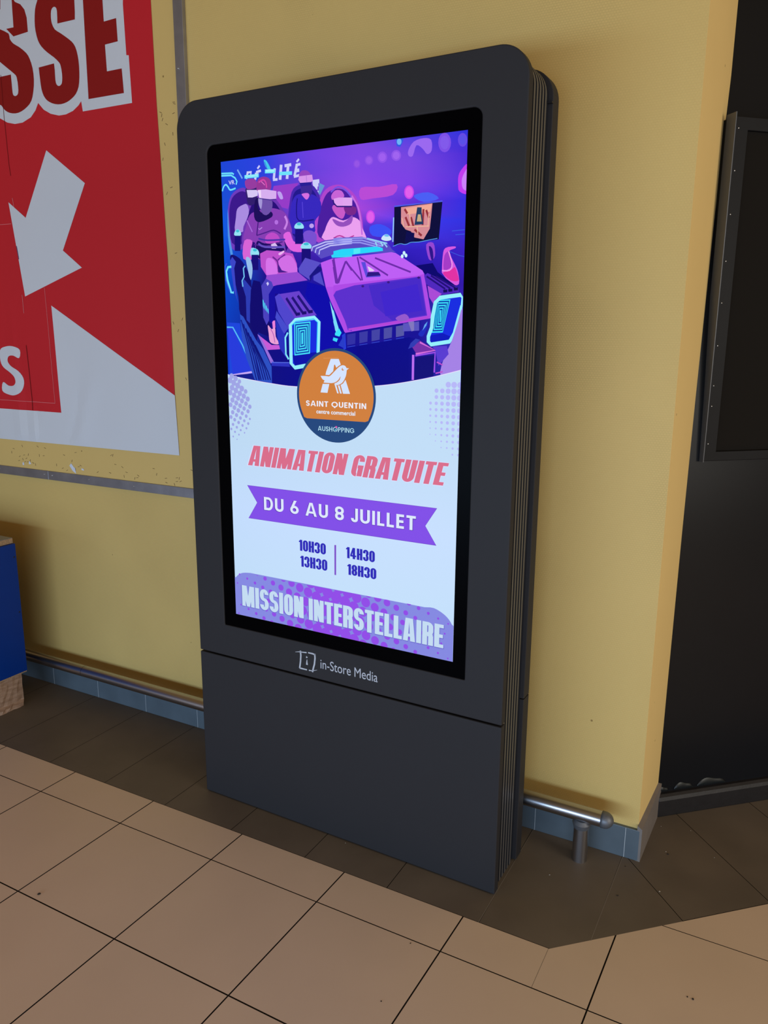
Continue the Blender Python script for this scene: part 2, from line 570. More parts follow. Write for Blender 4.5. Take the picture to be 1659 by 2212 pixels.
# the poster stapled to it
POSTER = [
[[207,36,45],[-26000,10000,-8085,10040,-8145,12000,-8165,16400,-8300,21000,-8380,30000,-26000,30000]],
[[218,218,219],[-15972,21495,-15611,21378,-15262,21206,-14873,21118,-14477,21119,-14041,21238,-13778,21428,-13621,21640,-13372,21399,-13046,21234,-12657,21135,-12319,21132,-11976,21200,-11713,21328,-11564,21444,-11522,21129,-9320,21120,-9348,22488,-9447,22503,-9470,23942,-9418,24358,-15368,25414]],
[[150,22,22],[-15454,24859,-15108,24729,-14898,24105,-14567,23820,-13837,23849,-13838,24272,-13919,24530,-14097,24718,-14346,24830,-14497,25014,-15406,25172]],
[[218,218,219],[-15046,25145,-14497,25014,-14512,24700,-14528,24093,-14898,24105,-15031,24431,-15113,24694]],
[[150,22,22],[-15197,24134,-15001,24050,-14801,23946,-14768,23861,-14765,23779,-14702,23694,-14609,23611,-14481,23540,-14332,23462,-14162,23352,-14008,23235,-13920,23139,-13859,23034,-13798,22894,-13753,22733,-13731,22554,-13731,22369,-13759,22188,-13807,22017,-13866,21867,-13944,21742,-14047,21653,-14173,21585,-14326,21522,-14488,21475,-14643,21450,-14796,21447,-14950,21465,-15095,21500,-15220,21548,-15327,21610,-15412,21693,-15488,21780,-15573,21816,-15656,21913,-15742,22250,-15807,22570,-15415,22685,-14863,22685,-14863,22685,-14861,22544,-14859,22372,-14859,22229,-14854,22112,-14837,22048,-14807,22014,-14752,21992,-14688,21992,-14627,22011,-14576,22059,-14553,22144,-14548,22258,-14555,22411,-14579,22555,-14611,22621,-14682,22678,-14833,22786,-15013,22907,-15201,23036,-15347,23137,-15573,23280,-15437,24172]],
[[150,22,22],[-11592,23854,-12403,23866,-12403,23866,-12388,24046,-12381,24239,-12402,24317,-12439,24351,-12490,24372,-12547,24369,-12605,24340,-12652,24284,-12676,24189,-12683,24083,-12680,23994,-12660,23907,-12615,23809,-12544,23716,-12436,23644,-12311,23576,-12184,23498,-12054,23416,-11921,23329,-11801,23240,-11719,23157,-11658,23064,-11611,22946,-11578,22811,-11556,22660,-11547,22496,-11552,22322,-11569,22152,-11595,22008,-11636,21882,-11701,21776,-11783,21690,-11881,21625,-11989,21574,-12100,21530,-12221,21496,-12359,21474,-12505,21466,-12645,21475,-12784,21500,-12927,21542,-13058,21598,-13160,21657,-13243,21729,-13312,21818,-13363,21924,-13396,22033,-13417,22184,-13436,22463,-13448,22708,-12703,22728,-12703,22728,-12696,22639,-12689,22515,-12694,22369,-12695,22232,-12683,22144,-12657,22085,-12609,22044,-12551,22025,-12490,22030,-12435,22056,-12401,22094,-12379,22155,-12363,22250,-12359,22364,-12373,22495,-12397,22615,-12421,22678,-12467,22730,-12554,22809,-12671,22899,-12824,22998,-12985,23103,-13124,23209,-13243,23317,-13326,23420,-13387,23533,-13434,23675,-13464,23826,-13474,23963,-13467,24106,-13443,24281,-13405,24444,-13356,24551,-13301,24634,-13241,24723,-13195,24788,-11551,24503,-11568,24070]],
[[150,22,22],[-11187,24440,-10319,24289,-10321,23588,-9786,23600,-9775,22943,-10333,22934,-10320,22162,-9674,22158,-9641,21445,-11220,21462,-11171,24338]],
[[218,218,219],[-13399,20124,-11657,18934,-12963,16837,-12089,16236,-15131,15328,-15579,18602,-14736,18022]],
[[218,218,219],[-26000,9950,-8070,10009,-8139,12020,-13779,14990,-13680,11170,-26000,11170]],
[[218,218,219],[-16837,12973,-16851,13108,-16846,13263,-16810,13387,-16734,13455,-16628,13493,-16507,13518,-16374,13539,-16227,13549,-16084,13541,-15932,13515,-15783,13472,-15687,13410,-15670,13308,-15705,13186,-15764,13107,-15848,13111,-15957,13158,-16064,13193,-16167,13198,-16269,13190,-16348,13165,-16400,13115,-16430,13048,-16431,12981,-16401,12921,-16343,12861,-16260,12802,-16139,12747,-15994,12693,-15866,12628,-15765,12547,-15681,12454,-15626,12361,-15606,12270,-15615,12177,-15643,12087,-15688,11994,-15754,11903,-15838,11827,-15948,11771,-16078,11731,-16206,11706,-16325,11699,-16442,11709,-16557,11730,-16682,11757,-16804,11796,-16881,11858,-16891,11969,-16855,12104,-16797,12187,-16715,12176,-16611,12114,-16508,12067,-16408,12053,-16309,12053,-16225,12067,-16156,12095,-16100,12136,-16067,12187,-16058,12251,-16071,12323,-16108,12393,-16175,12454,-16265,12512,-16364,12570,-16475,12627,-16594,12683,-16692,12746,-16761,12811,-16808,12882]],
[[228,120,120],[-14071,15619,-13980,11502,-13962,11503,-14053,15620]],
[[228,120,120],[-13971,11512,-17093,11515,-17093,11497,-13971,11494]],
[[228,120,120],[-16138,17860,-15527,17854,-15526,17872,-16138,17878]],
[[120,15,18],[-15386,22736,-15409,21543,-15389,21543,-15366,22735]],
[[120,15,18],[-15409,21543,-15375,19858,-15355,19858,-15389,21543]],
[[120,15,18],[-15375,19857,-15337,19466,-15317,19468,-15355,19859]],
[[225,150,150],[-15347,18723,-15307,18424,-15293,18426,-15332,18725]],
[[70,70,110],[-15365,17088,-15302,16631,-15272,16635,-15335,17092]],
[[225,150,150],[-15285,15387,-15274,14733,-15259,14734,-15270,15387]],
[[110,15,20],[-15300,13585,-15267,12824,-15242,12825,-15275,13586]],
[[110,15,20],[-15267,12824,-15253,12418,-15228,12418,-15242,12825]],
[[110,15,20],[-15253,12418,-15247,11184,-15222,11184,-15228,12418]]]


def wrinkle(x, z):
    """gentle cockling of the paper, strongest low down"""
    low = max(0, min(1, (1.65 - z) / .6))
    d = .0035 * low * math.sin(9 * x + 4 * z) * math.sin(5.5 * z + 1)
    d += .006 * low * math.exp(-((x + 1.235 - .35 * (z - 1.15)) / .045) ** 2) * max(0, min(1, (1.33 - z) / .15)) * (1 if z > 1.0 else .7)
    d += .005 * low * math.exp(-((x + 1.525) / .02) ** 2) * max(0, min(1, (1.2 - z) / .15))
    d += .004 * low * math.exp(-((x + 1.60) / .03) ** 2)
    e = min(1, max(0, (-.807 - x)) / .05) * min(1, max(0, z - .998) / .03)
    return abs(d) * (.15 + .85 * e)


pv, pf, pc = [], [], []
for layer, (hexc, q) in enumerate(POSTER):
    pts = [(q[i] / 1e4, q[i + 1] / 1e4) for i in range(0, len(q), 2)]
    bm_ = bmesh.new()
    vv = [bm_.verts.new((x, 0, z)) for x, z in pts]
    f = bm_.faces.new(vv)
    f.normal_update()
    x0, x1 = min(p[0] for p in pts), max(p[0] for p in pts)
    z0, z1 = min(p[1] for p in pts), max(p[1] for p in pts)
    bmesh.ops.triangulate(bm_, faces=list(bm_.faces))
    stp = .02
    k = math.floor(x0 / stp) + 1
    while k * stp < x1:
        if k * stp > -2.0:
            bmesh.ops.bisect_plane(bm_, geom=bm_.verts[:] + bm_.edges[:] + bm_.faces[:], plane_co=(k * stp, 0, 0), plane_no=(1, 0, 0))
        k += 1
    k = math.floor(z0 / stp) + 1
    while k * stp < min(z1, 1.7):
        bmesh.ops.bisect_plane(bm_, geom=bm_.verts[:] + bm_.edges[:] + bm_.faces[:], plane_co=(0, 0, k * stp), plane_no=(0, 0, 1))
        k += 1
    n0 = len(pv)
    bm_.verts.index_update()
    for v in bm_.verts:
        pv.append((v.co.x, BF - .0015 - wrinkle(v.co.x, v.co.z) - layer * .00009, v.co.z))
        pc.append(lin(hexc))
    for f in bm_.faces:
        ids = [n0 + v.index for v in f.verts]
        f.normal_update()
        pf.append(tuple(ids if f.normal.y < 0 else ids[::-1]))
    bm_.free()
po = mesh_object('poster', pv, pf, m_poster, colours=pc)
po['label'] = 'large red and white paper poster with an arrow, stapled to the yellow board'
po['category'] = 'poster'

# ---------------------------------------------------------------- protective steel rail at the foot of the wall
rl = empty('protective_rail', 'low round stainless steel rail on short posts along the yellow wall', 'rail', (.63, .245, 0))
RZ, RR = .139, .0212
ry = .2445 - rl.location.y
b_ = bmesh.new()
tube(b_, (-1.281 - .63, ry, RZ), (.684 - .63, ry, RZ), RR, 48)
bm_object('rail_tube', b_, m_steel, rl)
b_ = bmesh.new()
tube(b_, (-4 - .63, ry, RZ), (-1.2825 - .63, ry, RZ), RR, 48)
bm_object('rail_tube', b_, m_steel, rl)
b_ = bmesh.new()
prev = None
rings = []
for k in range(9):
    a = math.pi / 2 * k / 8
    rings.append((.684 - .63 + .006 + .0235 * math.sin(a), (RR + .0012) * math.cos(a)))
rings.insert(0, (.684 - .63 - .002, RR + .0012))
N = 40
vr = []
for x, r in rings[:-1]:
    vr.append([b_.verts.new((x, ry + r * math.cos(2 * math.pi * i / N), RZ + r * math.sin(2 * math.pi * i / N))) for i in range(N)])
for a, b in zip(vr[:-1], vr[1:]):
    for i in range(N): b_.faces.new((a[i], a[(i + 1) % N], b[(i + 1) % N], b[i]))
tip = b_.verts.new((rings[-1][0], ry, RZ))
for i in range(N): b_.faces.new((vr[-1][i], vr[-1][(i + 1) % N], tip))
b_.faces.new(vr[0])
ec = bm_object('end_cap', b_, m_cap, rl, smooth=True)
ec['label'] = 'dark domed end cap'
b_ = bmesh.new()
tube(b_, (-.0, ry, .0), (-.0, ry, .100), .0205, 40)
post = bm_object('post', b_, m_steel, rl)
b_ = bmesh.new()
tube(b_, (0, ry, .099), (0, ry, .113), .0213, 40, r1=.0250)
tube(b_, (0, ry, .113), (0, ry, .122), .0250, 40, r1=.0180)
bm_object('collar', b_, m_cap, post)
for xx in (-1.1, -2.6, -3.9):
    pc_ = post.copy()
    link(pc_, rl)
    pc_.location = (xx, 0, 0)
    for ch in post.children:
        c2 = ch.copy()
        link(c2, pc_)

# ---------------------------------------------------------------- kiosk
ki = empty('digital_signage_kiosk', 'tall charcoal freestanding kiosk with a lit portrait display and ribbed sides', 'kiosk', (0, 0, 0), -.0190)
KX0, KX1, KT = -.4855, .477, 1.985
SCX0, SCZ1 = -.3425, 1.2213 + .609
GX0, GX1, GZ0, GZ1 = SCX0 - .0441, -SCX0 + .0334, 1.2213 - .609 - .041, 1.2213 + .609 + .0428
plate('front_frame', rrect(KX0, .4745, KX1, KT, (0, 0, .068, .068), 14), 0, .026, m_kiosk, ki,
      holes=[rrect(GX0, GZ0, GX1, GZ1, (.003, .003, .022, .022), 8)], bevel=.0030, bevel_seg=3)
plate('lower_panel', [(KX0, .004), (KX1, .004), (KX1, .4695), (KX0, .4695)], 0, .026, m_kiosk, ki, bevel=.0030, bevel_seg=3)
ins = .0075
plate('core_body', rrect(KX0 + .024, .006, KX1 - .024, KT - .024, (0, 0, .05, .05), 12), .020, .185, m_core, ki)
for k in range(6):
    y = .0325 + .0187 * k
    rib = plate('cooling_rib', rrect(KX0 + ins, .006, KX1 - ins, KT - ins, (0, 0, .062, .062), 12), y, y + .0100, [m_rib, m_core], ki)
    for p_ in rib.data.polygons:
        if abs(p_.normal.y) > .7: p_.material_index = 1  # flanks coloured black to paint shade into the gaps between ribs
for (z0, z1, r, nm) in ((.480, KT - .004, .066, 'rear_shell'), (.005, .4765, 0, 'rear_shell')):
    # bevelled-in front rim, straight flank behind
    bm_ = bmesh.new()
    loops = []
    for y, i_ in ((.1590, .010), (.1595, .0015), (.1610, 0), (.1985, 0), (.2015, .003)):
        rr = (0, 0, max(r - i_, .001), max(r - i_, .001)) if r else 0
        zt = z1 - (i_ if r else 0)
        loops.append([bm_.verts.new((x, y, z)) for x, z in rrect(KX0 + i_, z0, KX1 - i_, zt, rr, 12)])
    for a, b in zip(loops[:-1], loops[1:]):
        for i in range(len(a)): bm_.faces.new((a[i], a[(i + 1) % len(a)], b[(i + 1) % len(a)], b[i]))
    bm_.faces.new(loops[0])
    bm_.faces.new(loops[-1])
    bm_object(nm, bm_, m_kiosk, ki)
plate('rear_channel', rrect(KX0 + .011, .006, KX1 - .011, KT - .012, (0, 0, .060, .060), 12), .1405, .1592, m_channel_shade, ki)
lk = box('lock_slot', KX1 - ins - .001, KX1 - ins + .0012, .0305, .0425, 1.236, 1.262, m_core, ki, bevel=.0005)
lk['label'] = 'small black lock recess'
box('corner_joint', KX1 - .012, KX1 + .0004, .150, .160, 1.902, 1.906, m_core, ki)
gl = plate('display_glass', rrect(GX0 - .002, GZ0 - .002, GX1 + .002, GZ1 + .002, (.003, .003, .022, .022), 8), .0035, .012, m_glass, ki)
gl['label'] = 'black glass border around the picture'

# ---- the picture on the display: flat coloured shapes in millimetres, drawn back to front
ART = [
["g",[0,45,95,140,180,240,320,420,560],[[[30,70,215],[45,65,225],[110,65,225],[125,70,225],[85,65,225],[45,50,220]],[[25,75,215],[45,65,220],[105,65,220],[130,70,230],[120,70,225],[75,45,215]],[[25,80,215],[50,60,215],[118,60,205],[140,70,230],[125,65,230],[85,50,220]],[[15,90,225],[60,50,190],[140,62,200],[165,70,220],[95,50,215],[55,45,225]],[[15,90,225],[60,50,190],[110,50,190],[90,50,205],[65,60,240],[50,50,225]],[[10,80,215],[40,20,150],[60,30,170],[60,50,220],[50,30,190],[60,35,200]],[[10,70,200],[25,10,130],[20,20,160],[15,10,140],[22,12,135],[50,25,170]],[[15,60,190],[20,15,130],[15,20,190],[12,10,140],[12,12,140],[60,50,200]],[[20,60,210],[15,15,130],[10,10,140],[10,8,130],[12,10,130],[50,40,180]]]],
["p",[138,77,228],[4164,431,4157,467,4137,495,4106,513,4070,517,4033,507,4003,483,3982,450,3975,413,3982,378,4003,349,4034,331,4070,328,4106,338,4137,362,4157,394]],
["p",[150,85,230],[4135,428,4130,453,4116,473,4095,485,4070,488,4045,481,4023,464,4009,442,4004,416,4009,392,4023,372,4045,359,4070,357,4095,364,4116,380,4130,403]],
["p",[141,80,231],[4506,387,4498,426,4474,457,4438,476,4395,480,4352,468,4316,442,4291,406,4282,366,4291,327,4315,295,4351,276,4394,273,4437,285,4473,311,4497,346]],
["p",[155,90,235],[4472,384,4466,410,4449,432,4424,445,4395,448,4365,440,4340,422,4323,397,4317,369,4323,342,4340,320,4365,307,4394,304,4424,313,4449,331,4466,356]],
["p",[144,83,234],[4876,356,4867,402,4840,439,4799,462,4750,466,4701,452,4659,422,4631,379,4620,332,4630,286,4658,249,4699,226,4748,222,4797,236,4838,266,4866,308]],
["p",[160,95,240],[4837,352,4831,384,4812,410,4783,425,4750,429,4715,419,4687,398,4667,368,4660,335,4667,304,4686,278,4714,262,4748,259,4782,269,4811,290,4830,319]],
["p",[144,86,234],[5234,353,5225,397,5198,432,5158,453,5110,458,5062,444,5020,415,4993,374,4982,329,4992,285,5019,250,5059,229,5107,225,5155,239,5196,268,5224,308]],
["p",[160,100,240],[5195,349,5189,380,5171,404,5143,419,5109,422,5076,412,5048,392,5028,364,5021,333,5028,302,5046,278,5074,263,5108,261,5141,270,5169,290,5188,318]],
["p",[126,80,231],[6461,212,6451,287,6420,348,6371,386,6313,395,6253,374,6201,326,6166,258,6152,180,6162,105,6194,44,6243,7,6287,0,6308,0,6361,19,6412,67,6447,135]],
["p",[130,90,235],[6414,207,6407,259,6385,301,6352,328,6311,334,6270,319,6234,286,6209,239,6200,185,6207,133,6229,91,6263,65,6303,59,6345,74,6380,107,6404,154]],
["p",[102,74,228],[6842,198,6836,251,6813,293,6779,320,6737,326,6695,311,6658,277,6633,230,6623,175,6629,123,6652,81,6687,55,6728,49,6770,64,6807,97,6832,145]],
["p",[90,80,230],[6809,195,6804,231,6789,260,6765,279,6736,283,6706,273,6681,249,6663,216,6656,179,6661,143,6677,113,6701,95,6730,91,6759,101,6784,125,6802,158]],
["p",[155,105,240],[5428,381,5412,354,5405,315,5415,269,5444,212,5490,149,5547,99,5623,71,5710,55,5791,52,5864,57,5931,73,5979,108,6002,175,6005,259,5995,327,5969,366,5928,388,5887,389,5851,361,5815,313,5773,268,5722,225,5665,186,5616,179,5583,236,5557,326,5530,391,5494,408,5456,400]],
["p",[50,90,225],[5095,0,5295,0,5276,71,5209,175,5118,147]],
["p",[110,180,245],[5240,67,5236,92,5223,113,5204,125,5181,128,5159,121,5139,104,5126,81,5121,55,5125,30,5138,9,5152,0,5198,0,5202,2,5222,18,5235,41]],
["p",[185,75,215],[4179,952,4304,940,4482,958,4659,971,4837,959,5014,942,5127,952,5155,1015,5121,1104,5037,1173,4882,1200,4675,1207,4493,1209,4360,1220,4252,1226,4179,1205,4137,1129,4131,1025]],
["p",[205,70,235],[5573,1157,5564,1213,5538,1258,5498,1287,5450,1295,5401,1280,5360,1245,5332,1195,5321,1138,5330,1082,5357,1037,5397,1008,5445,1001,5493,1016,5534,1051,5562,1101]],
["p",[225,95,235],[5542,1155,5535,1199,5515,1236,5485,1259,5449,1265,5413,1254,5382,1226,5361,1186,5353,1140,5359,1096,5379,1059,5410,1036,5446,1030,5482,1042,5513,1070,5534,1110]],
["p",[205,70,235],[4562,1618,4554,1673,4528,1719,4489,1749,4442,1757,4396,1743,4357,1708,4330,1659,4321,1602,4330,1546,4356,1501,4395,1471,4441,1463,4488,1478,4527,1512,4553,1561]],
["p",[225,95,235],[4532,1616,4526,1660,4506,1697,4477,1721,4442,1727,4408,1716,4378,1689,4358,1650,4351,1604,4358,1559,4377,1523,4407,1499,4442,1493,4476,1504,4506,1531,4525,1570]],
["p",[195,60,240],[6850,690,6838,681,6786,721,6741,768,6707,804,6679,847,6660,896,6651,954,6651,1017,6655,1077,6658,1134,6665,1186,6692,1226,6755,1268,6838,1297,6850,1289]],
["p",[205,130,250],[6850,780,6819,819,6787,871,6764,913,6746,961,6738,1012,6741,1071,6753,1132,6775,1178,6815,1211,6850,1223]],
["p",[75,95,245],[5567,1232,5646,1201,5791,1182,5926,1185,6046,1224,6157,1286,6196,1335,6114,1366,5960,1385,5819,1382,5703,1343,5601,1282]],
["p",[60,80,245],[4423,1828,4493,1796,4603,1780,4712,1787,4822,1825,4931,1884,4998,1940,5007,1992,4973,2041,4905,2071,4781,2076,4621,2062,4497,2030,4434,1969,4408,1890]],
["l",[110,225,250],40,[9,279,359,299,415,331]],
["l",[110,225,250],40,[6,332,327,349,454,423,508,511,476,582]],
["l",[110,225,250],40,[17,705,29,676,46,636,66,602,90,578,116,561,142,555,166,566,189,589,213,614,232,643,251,674,282,694,339,691,408,677,458,665]],
["t","f","VR",[205,205,250],[234,467,433,568],0,2],
["l",[120,170,240],40,[535,231,683,453]],
["l",[205,205,250],60,[810,474,859,332]],
["l",[205,205,250],60,[831,330,972,326,940,423]],
["l",[205,205,250],50,[1171,267,1243,202]],
["l",[205,205,250],70,[1091,518,1126,356]],
["l",[205,205,250],60,[1126,346,1280,318]],
["l",[205,205,250],60,[1110,406,1208,404]],
["l",[205,205,250],70,[1707,305,1672,547]],
["l",[205,205,250],60,[1644,565,1786,567]],
["l",[205,205,250],80,[1904,242,1862,583]],
["l",[205,205,250],70,[2005,276,2205,266]],
["l",[205,205,250],80,[2111,291,2072,581]],
["l",[205,205,250],50,[2437,162,2365,221]],
["l",[205,205,250],60,[2337,292,2477,279]],
["l",[205,205,250],70,[2371,285,2297,539]],
["l",[205,205,250],80,[2308,420,2440,411]],
["l",[205,205,250],60,[2278,548,2437,531]],
["l",[205,205,250],90,[2826,714,3019,710]],
["l",[205,205,250],90,[2877,709,2875,848,2966,855]],
["l",[205,205,250],80,[2889,789,2992,788]],
["l",[205,205,250],80,[2912,951,2990,967]],
["p",[150,60,200],[1667,710,2420,701,2257,900,2086,1276,1871,1220,1608,850]],
["p",[190,160,240],[1772,862,1796,848,1841,851,1881,871,1911,915,1936,975,1944,1019,1924,1037,1885,1039,1849,1023,1815,975,1783,909]],
["p",[70,200,235],[1380,82,1400,79,1432,91,1467,120,1512,182,1561,261,1584,314,1559,324,1507,308,1461,283,1433,252,1412,213,1396,175,1383,138,1376,102]],
["l",[50,120,220],20,[1398,124,1417,168,1443,229,1462,273]],
["p",[100,150,215],[3018,750,3171,822,3040,1021,2989,997]],
["p",[110,60,190],[244,2105,194,1963,183,1765,180,1578,173,1422,174,1278,187,1146,213,1027,252,921,304,834,375,769,460,723,543,693,623,675,702,672,773,690,841,728,902,786,936,881,932,1024,902,1203,858,1404,807,1656,742,1930,655,2124,521,2192,363,2177]],
["p",[60,25,140],[283,1986,241,1864,231,1694,229,1534,222,1401,223,1276,234,1163,257,1061,290,969,335,895,396,839,469,799,540,773,609,757,677,755,738,771,797,803,849,853,879,935,876,1058,849,1212,811,1385,767,1602,712,1838,636,2004,521,2062,386,2048]],
["p",[80,150,230],[178,1145,187,1270,197,1540,214,1797,247,2003,287,2194,308,2327,295,2386,265,2384,233,2324,204,2191,174,1999,155,1794,155,1538,165,1269]],
["p",[70,40,175],[2074,1773,2065,1655,2077,1523,2097,1380,2122,1213,2157,1035,2203,896,2262,817,2332,775,2419,751,2536,734,2669,733,2786,761,2880,828,2959,922,3015,1019,3039,1105,3041,1194,3037,1301,3042,1442,3042,1601,3005,1745,2907,1869,2771,1979,2632,2052,2491,2079,2347,2069,2230,2032,2153,1968,2103,1878]],
["p",[35,25,140],[2142,1715,2134,1614,2144,1501,2162,1378,2183,1234,2213,1082,2252,962,2302,894,2363,858,2438,837,2538,822,2653,821,2754,845,2835,902,2903,984,2951,1067,2972,1141,2973,1218,2970,1311,2975,1432,2974,1569,2942,1692,2858,1799,2741,1893,2621,1956,2500,1979,2377,1969,2276,1938,2210,1883,2167,1806]],
["p",[175,70,205],[2895,2066,2836,1930,2848,1759,2877,1594,2909,1446,2958,1304,3012,1179,3065,1073,3124,983,3195,913,3289,866,3396,839,3500,829,3593,835,3684,859,3774,900,3869,961,3963,1041,4044,1136,4106,1256,4154,1392,4191,1519,4217,1624,4233,1720,4240,1818,4261,1930,4274,2045,4216,2134,4039,2189,3788,2218,3540,2221,3300,2199,3064,2151]],
["p",[75,30,160],[2996,1982,2945,1865,2954,1719,2979,1578,3006,1451,3048,1329,3095,1222,3140,1130,3190,1053,3252,993,3332,952,3424,928,3513,920,3594,925,3672,945,3749,981,3831,1033,3912,1102,3982,1184,4035,1287,4077,1404,4109,1514,4131,1604,4144,1687,4151,1771,4169,1868,4180,1967,4130,2043,3977,2090,3761,2114,3548,2116,3342,2097,3139,2055]],
["l",[120,80,225],40,[3347,985,3398,950,3471,904,3550,882,3632,902,3719,946,3798,1000,3867,1071,3928,1152,3970,1209]],
["p",[110,55,180],[626,2123,602,1930,637,1701,681,1500,718,1350,762,1228,812,1125,864,1041,922,977,991,928,1074,890,1169,868,1275,865,1401,885,1538,924,1659,978,1750,1046,1826,1130,1898,1222,1974,1325,2046,1436,2107,1546,2151,1653,2184,1760,2207,1864,2231,1964,2246,2061,2227,2157,2176,2265,2092,2374,1947,2446,1697,2468,1382,2454,1105,2411,898,2347,732,2254]],
["p",[40,15,120],[746,2047,725,1882,756,1686,793,1514,824,1385,862,1280,905,1192,949,1119,999,1064,1058,1021,1129,989,1211,970,1302,967,1410,984,1528,1017,1632,1063,1711,1122,1776,1194,1839,1274,1904,1362,1966,1458,2018,1553,2057,1645,2085,1737,2105,1827,2125,1913,2138,1996,2122,2079,2078,2172,2005,2265,1880,2327,1665,2345,1394,2332,1157,2295,979,2239,838,2160]],
["p",[170,140,225],[493,1167,544,1127,609,1101,670,1084,724,1069,774,1064,814,1083,846,1136,867,1212,862,1298,812,1401,736,1514,677,1607,662,1669,664,1711,642,1734,565,1745,464,1738,396,1699,388,1608,414,1487,440,1378,452,1295,466,1224]],
["p",[50,30,110],[802,682,905,663,1044,669,1140,709,1162,807,1141,938,1100,1041,1032,1093,942,1117,870,1108,830,1057,807,974,793,892,777,813,771,734]],
["p",[150,60,160],[765,533,793,503,842,489,895,481,952,478,1013,483,1064,495,1102,519,1130,550,1145,585,1152,628,1146,674,1112,707,1029,726,917,731,829,716,784,664,764,591]],
["p",[215,200,245],[814,736,1166,763,1161,899,991,928,849,917]],
["l",[110,225,250],80,[756,423,1207,429]],
["l",[150,235,250],50,[785,413,1179,418]],
["l",[110,225,250],90,[1404,350,1718,371]],
["l",[160,240,250],60,[1432,338,1692,355]],
["l",[110,225,250],80,[1839,439,2227,459]],
["p",[55,40,190],[2130,1693,2130,1554,2145,1384,2168,1241,2198,1146,2237,1077,2280,1024,2325,987,2374,966,2441,955,2540,954,2656,964,2756,979,2828,997,2885,1021,2937,1053,2989,1094,3035,1144,3064,1203,3070,1278,3060,1364,3035,1442,2987,1501,2925,1551,2876,1615,2878,1713,2893,1824,2846,1899,2668,1917,2424,1899,2234,1865,2156,1828,2135,1776]],
["l",[30,20,130],30,[2373,1051,2361,1113,2346,1202,2341,1294,2340,1392,2349,1493,2402,1565,2540,1587,2721,1580,2851,1572]],
["l",[90,70,220],20,[2517,1143,2536,1512]],
["p",[60,40,150],[2498,757,2582,733,2699,738,2786,761,2817,805,2819,866,2809,923,2795,969,2769,1011,2729,1037,2662,1051,2580,1050,2519,1022,2487,942,2475,835]],
["p",[215,110,225],[2507,960,2553,951,2623,948,2678,953,2709,968,2727,992,2729,1017,2713,1050,2683,1085,2649,1102,2614,1088,2576,1055,2546,1024,2520,999,2502,976]],
["p",[150,70,190],[2451,492,2469,467,2496,443,2531,429,2581,428,2639,436,2687,453,2733,486,2770,528,2763,559,2676,574,2546,578,2450,572,2424,552,2433,521]],
["p",[40,30,150],[2421,650,2813,673,2786,781,2471,785]],
["p",[215,150,235],[2437,551,2815,548,2839,685,2787,711,2460,704,2409,629]],
["p",[190,130,225],[2633,558,2644,699,2670,701,2659,556]],
["p",[120,80,210],[2529,1881,2569,1837,2641,1813,2716,1810,2793,1828,2873,1868,2924,1924,2931,2012,2909,2118,2867,2188,2797,2202,2706,2180,2630,2135,2576,2059,2536,1960]],
["p",[190,160,240],[2851,1715,2845,1735,2830,1751,2808,1762,2782,1764,2756,1758,2734,1746,2720,1728,2715,1707,2721,1687,2736,1671,2758,1661,2784,1658,2810,1664,2832,1677,2846,1695]],
["p",[135,62,180],[662,1951,660,1856,710,1730,763,1612,798,1510,836,1416,889,1343,961,1298,1047,1273,1148,1254,1273,1235,1412,1221,1541,1218,1652,1230,1753,1252,1842,1280,1916,1312,1977,1350,2029,1396,2071,1454,2104,1519,2133,1589,2164,1670,2191,1754,2195,1821,2158,1856,2097,1872,2043,1896,2007,1929,1978,1969,1958,2039,1979,2171,2008,2333,1947,2446,1703,2481,1363,2466,1105,2411,1035,2292,1051,2134,1034,2013,916,1978,763,1980]],
["p",[30,15,100],[1058,2143,1061,2071,1082,2009,1122,1975,1180,1986,1257,2024,1346,2050,1454,2044,1575,2026,1682,2025,1769,2051,1842,2093,1900,2141,1941,2196,1967,2257,1978,2314,1994,2367,1995,2415,1919,2445,1697,2455,1395,2448,1163,2414,1072,2337,1056,2235]],
["l",[80,35,140],30,[1098,1845,1164,1832,1258,1814,1354,1795,1449,1774,1545,1753,1635,1748,1721,1773,1799,1814,1853,1844]],
["l",[80,35,140],30,[1004,2055,1103,2076,1245,2105,1400,2117,1579,2097,1769,2062,1903,2036]],
["l",[60,25,120],30,[1170,1424,1149,1548,1119,1720,1098,1845]],
["l",[170,110,220],30,[798,1465,959,1752]],
["l",[200,130,230],60,[1987,1435,2010,1473,2039,1528,2051,1584,2031,1643,1993,1703,1966,1746]],
["l",[190,150,235],20,[1161,1678,1194,1706,1275,1659]],
["p",[180,110,225],[1781,1568,1776,1588,1763,1605,1744,1616,1722,1618,1700,1613,1682,1600,1670,1582,1667,1561,1672,1540,1684,1523,1703,1513,1725,1510,1747,1516,1765,1528,1777,1547]],
["p",[190,75,200],[1380,1882,1430,1841,1504,1810,1578,1797,1649,1811,1718,1843,1770,1882,1805,1931,1822,1988,1793,2030,1680,2054,1521,2065,1402,2053,1359,2007,1357,1939]],
["p",[30,15,90],[1073,997,1121,950,1179,945,1215,965,1201,1018,1163,1096,1151,1170,1186,1233,1245,1291,1314,1328,1400,1328,1496,1307,1566,1303,1606,1335,1621,1384,1590,1430,1481,1475,1325,1516,1195,1532,1114,1513,1060,1468,1030,1394,1025,1267,1044,1111]],
["p",[215,100,215],[691,1953,773,1916,878,1930,950,1966,950,2027,917,2111,913,2180,983,2212,1082,2230,1140,2255,1125,2306,1069,2365,991,2406,876,2430,738,2435,643,2392,622,2260,645,2081]],
["p",[150,210,240],[915,2137,975,2135,1053,2158,1114,2189,1145,2230,1159,2279,1152,2320,1111,2350,1049,2371,992,2378,945,2368,904,2344,879,2308,874,2250,885,2181]],
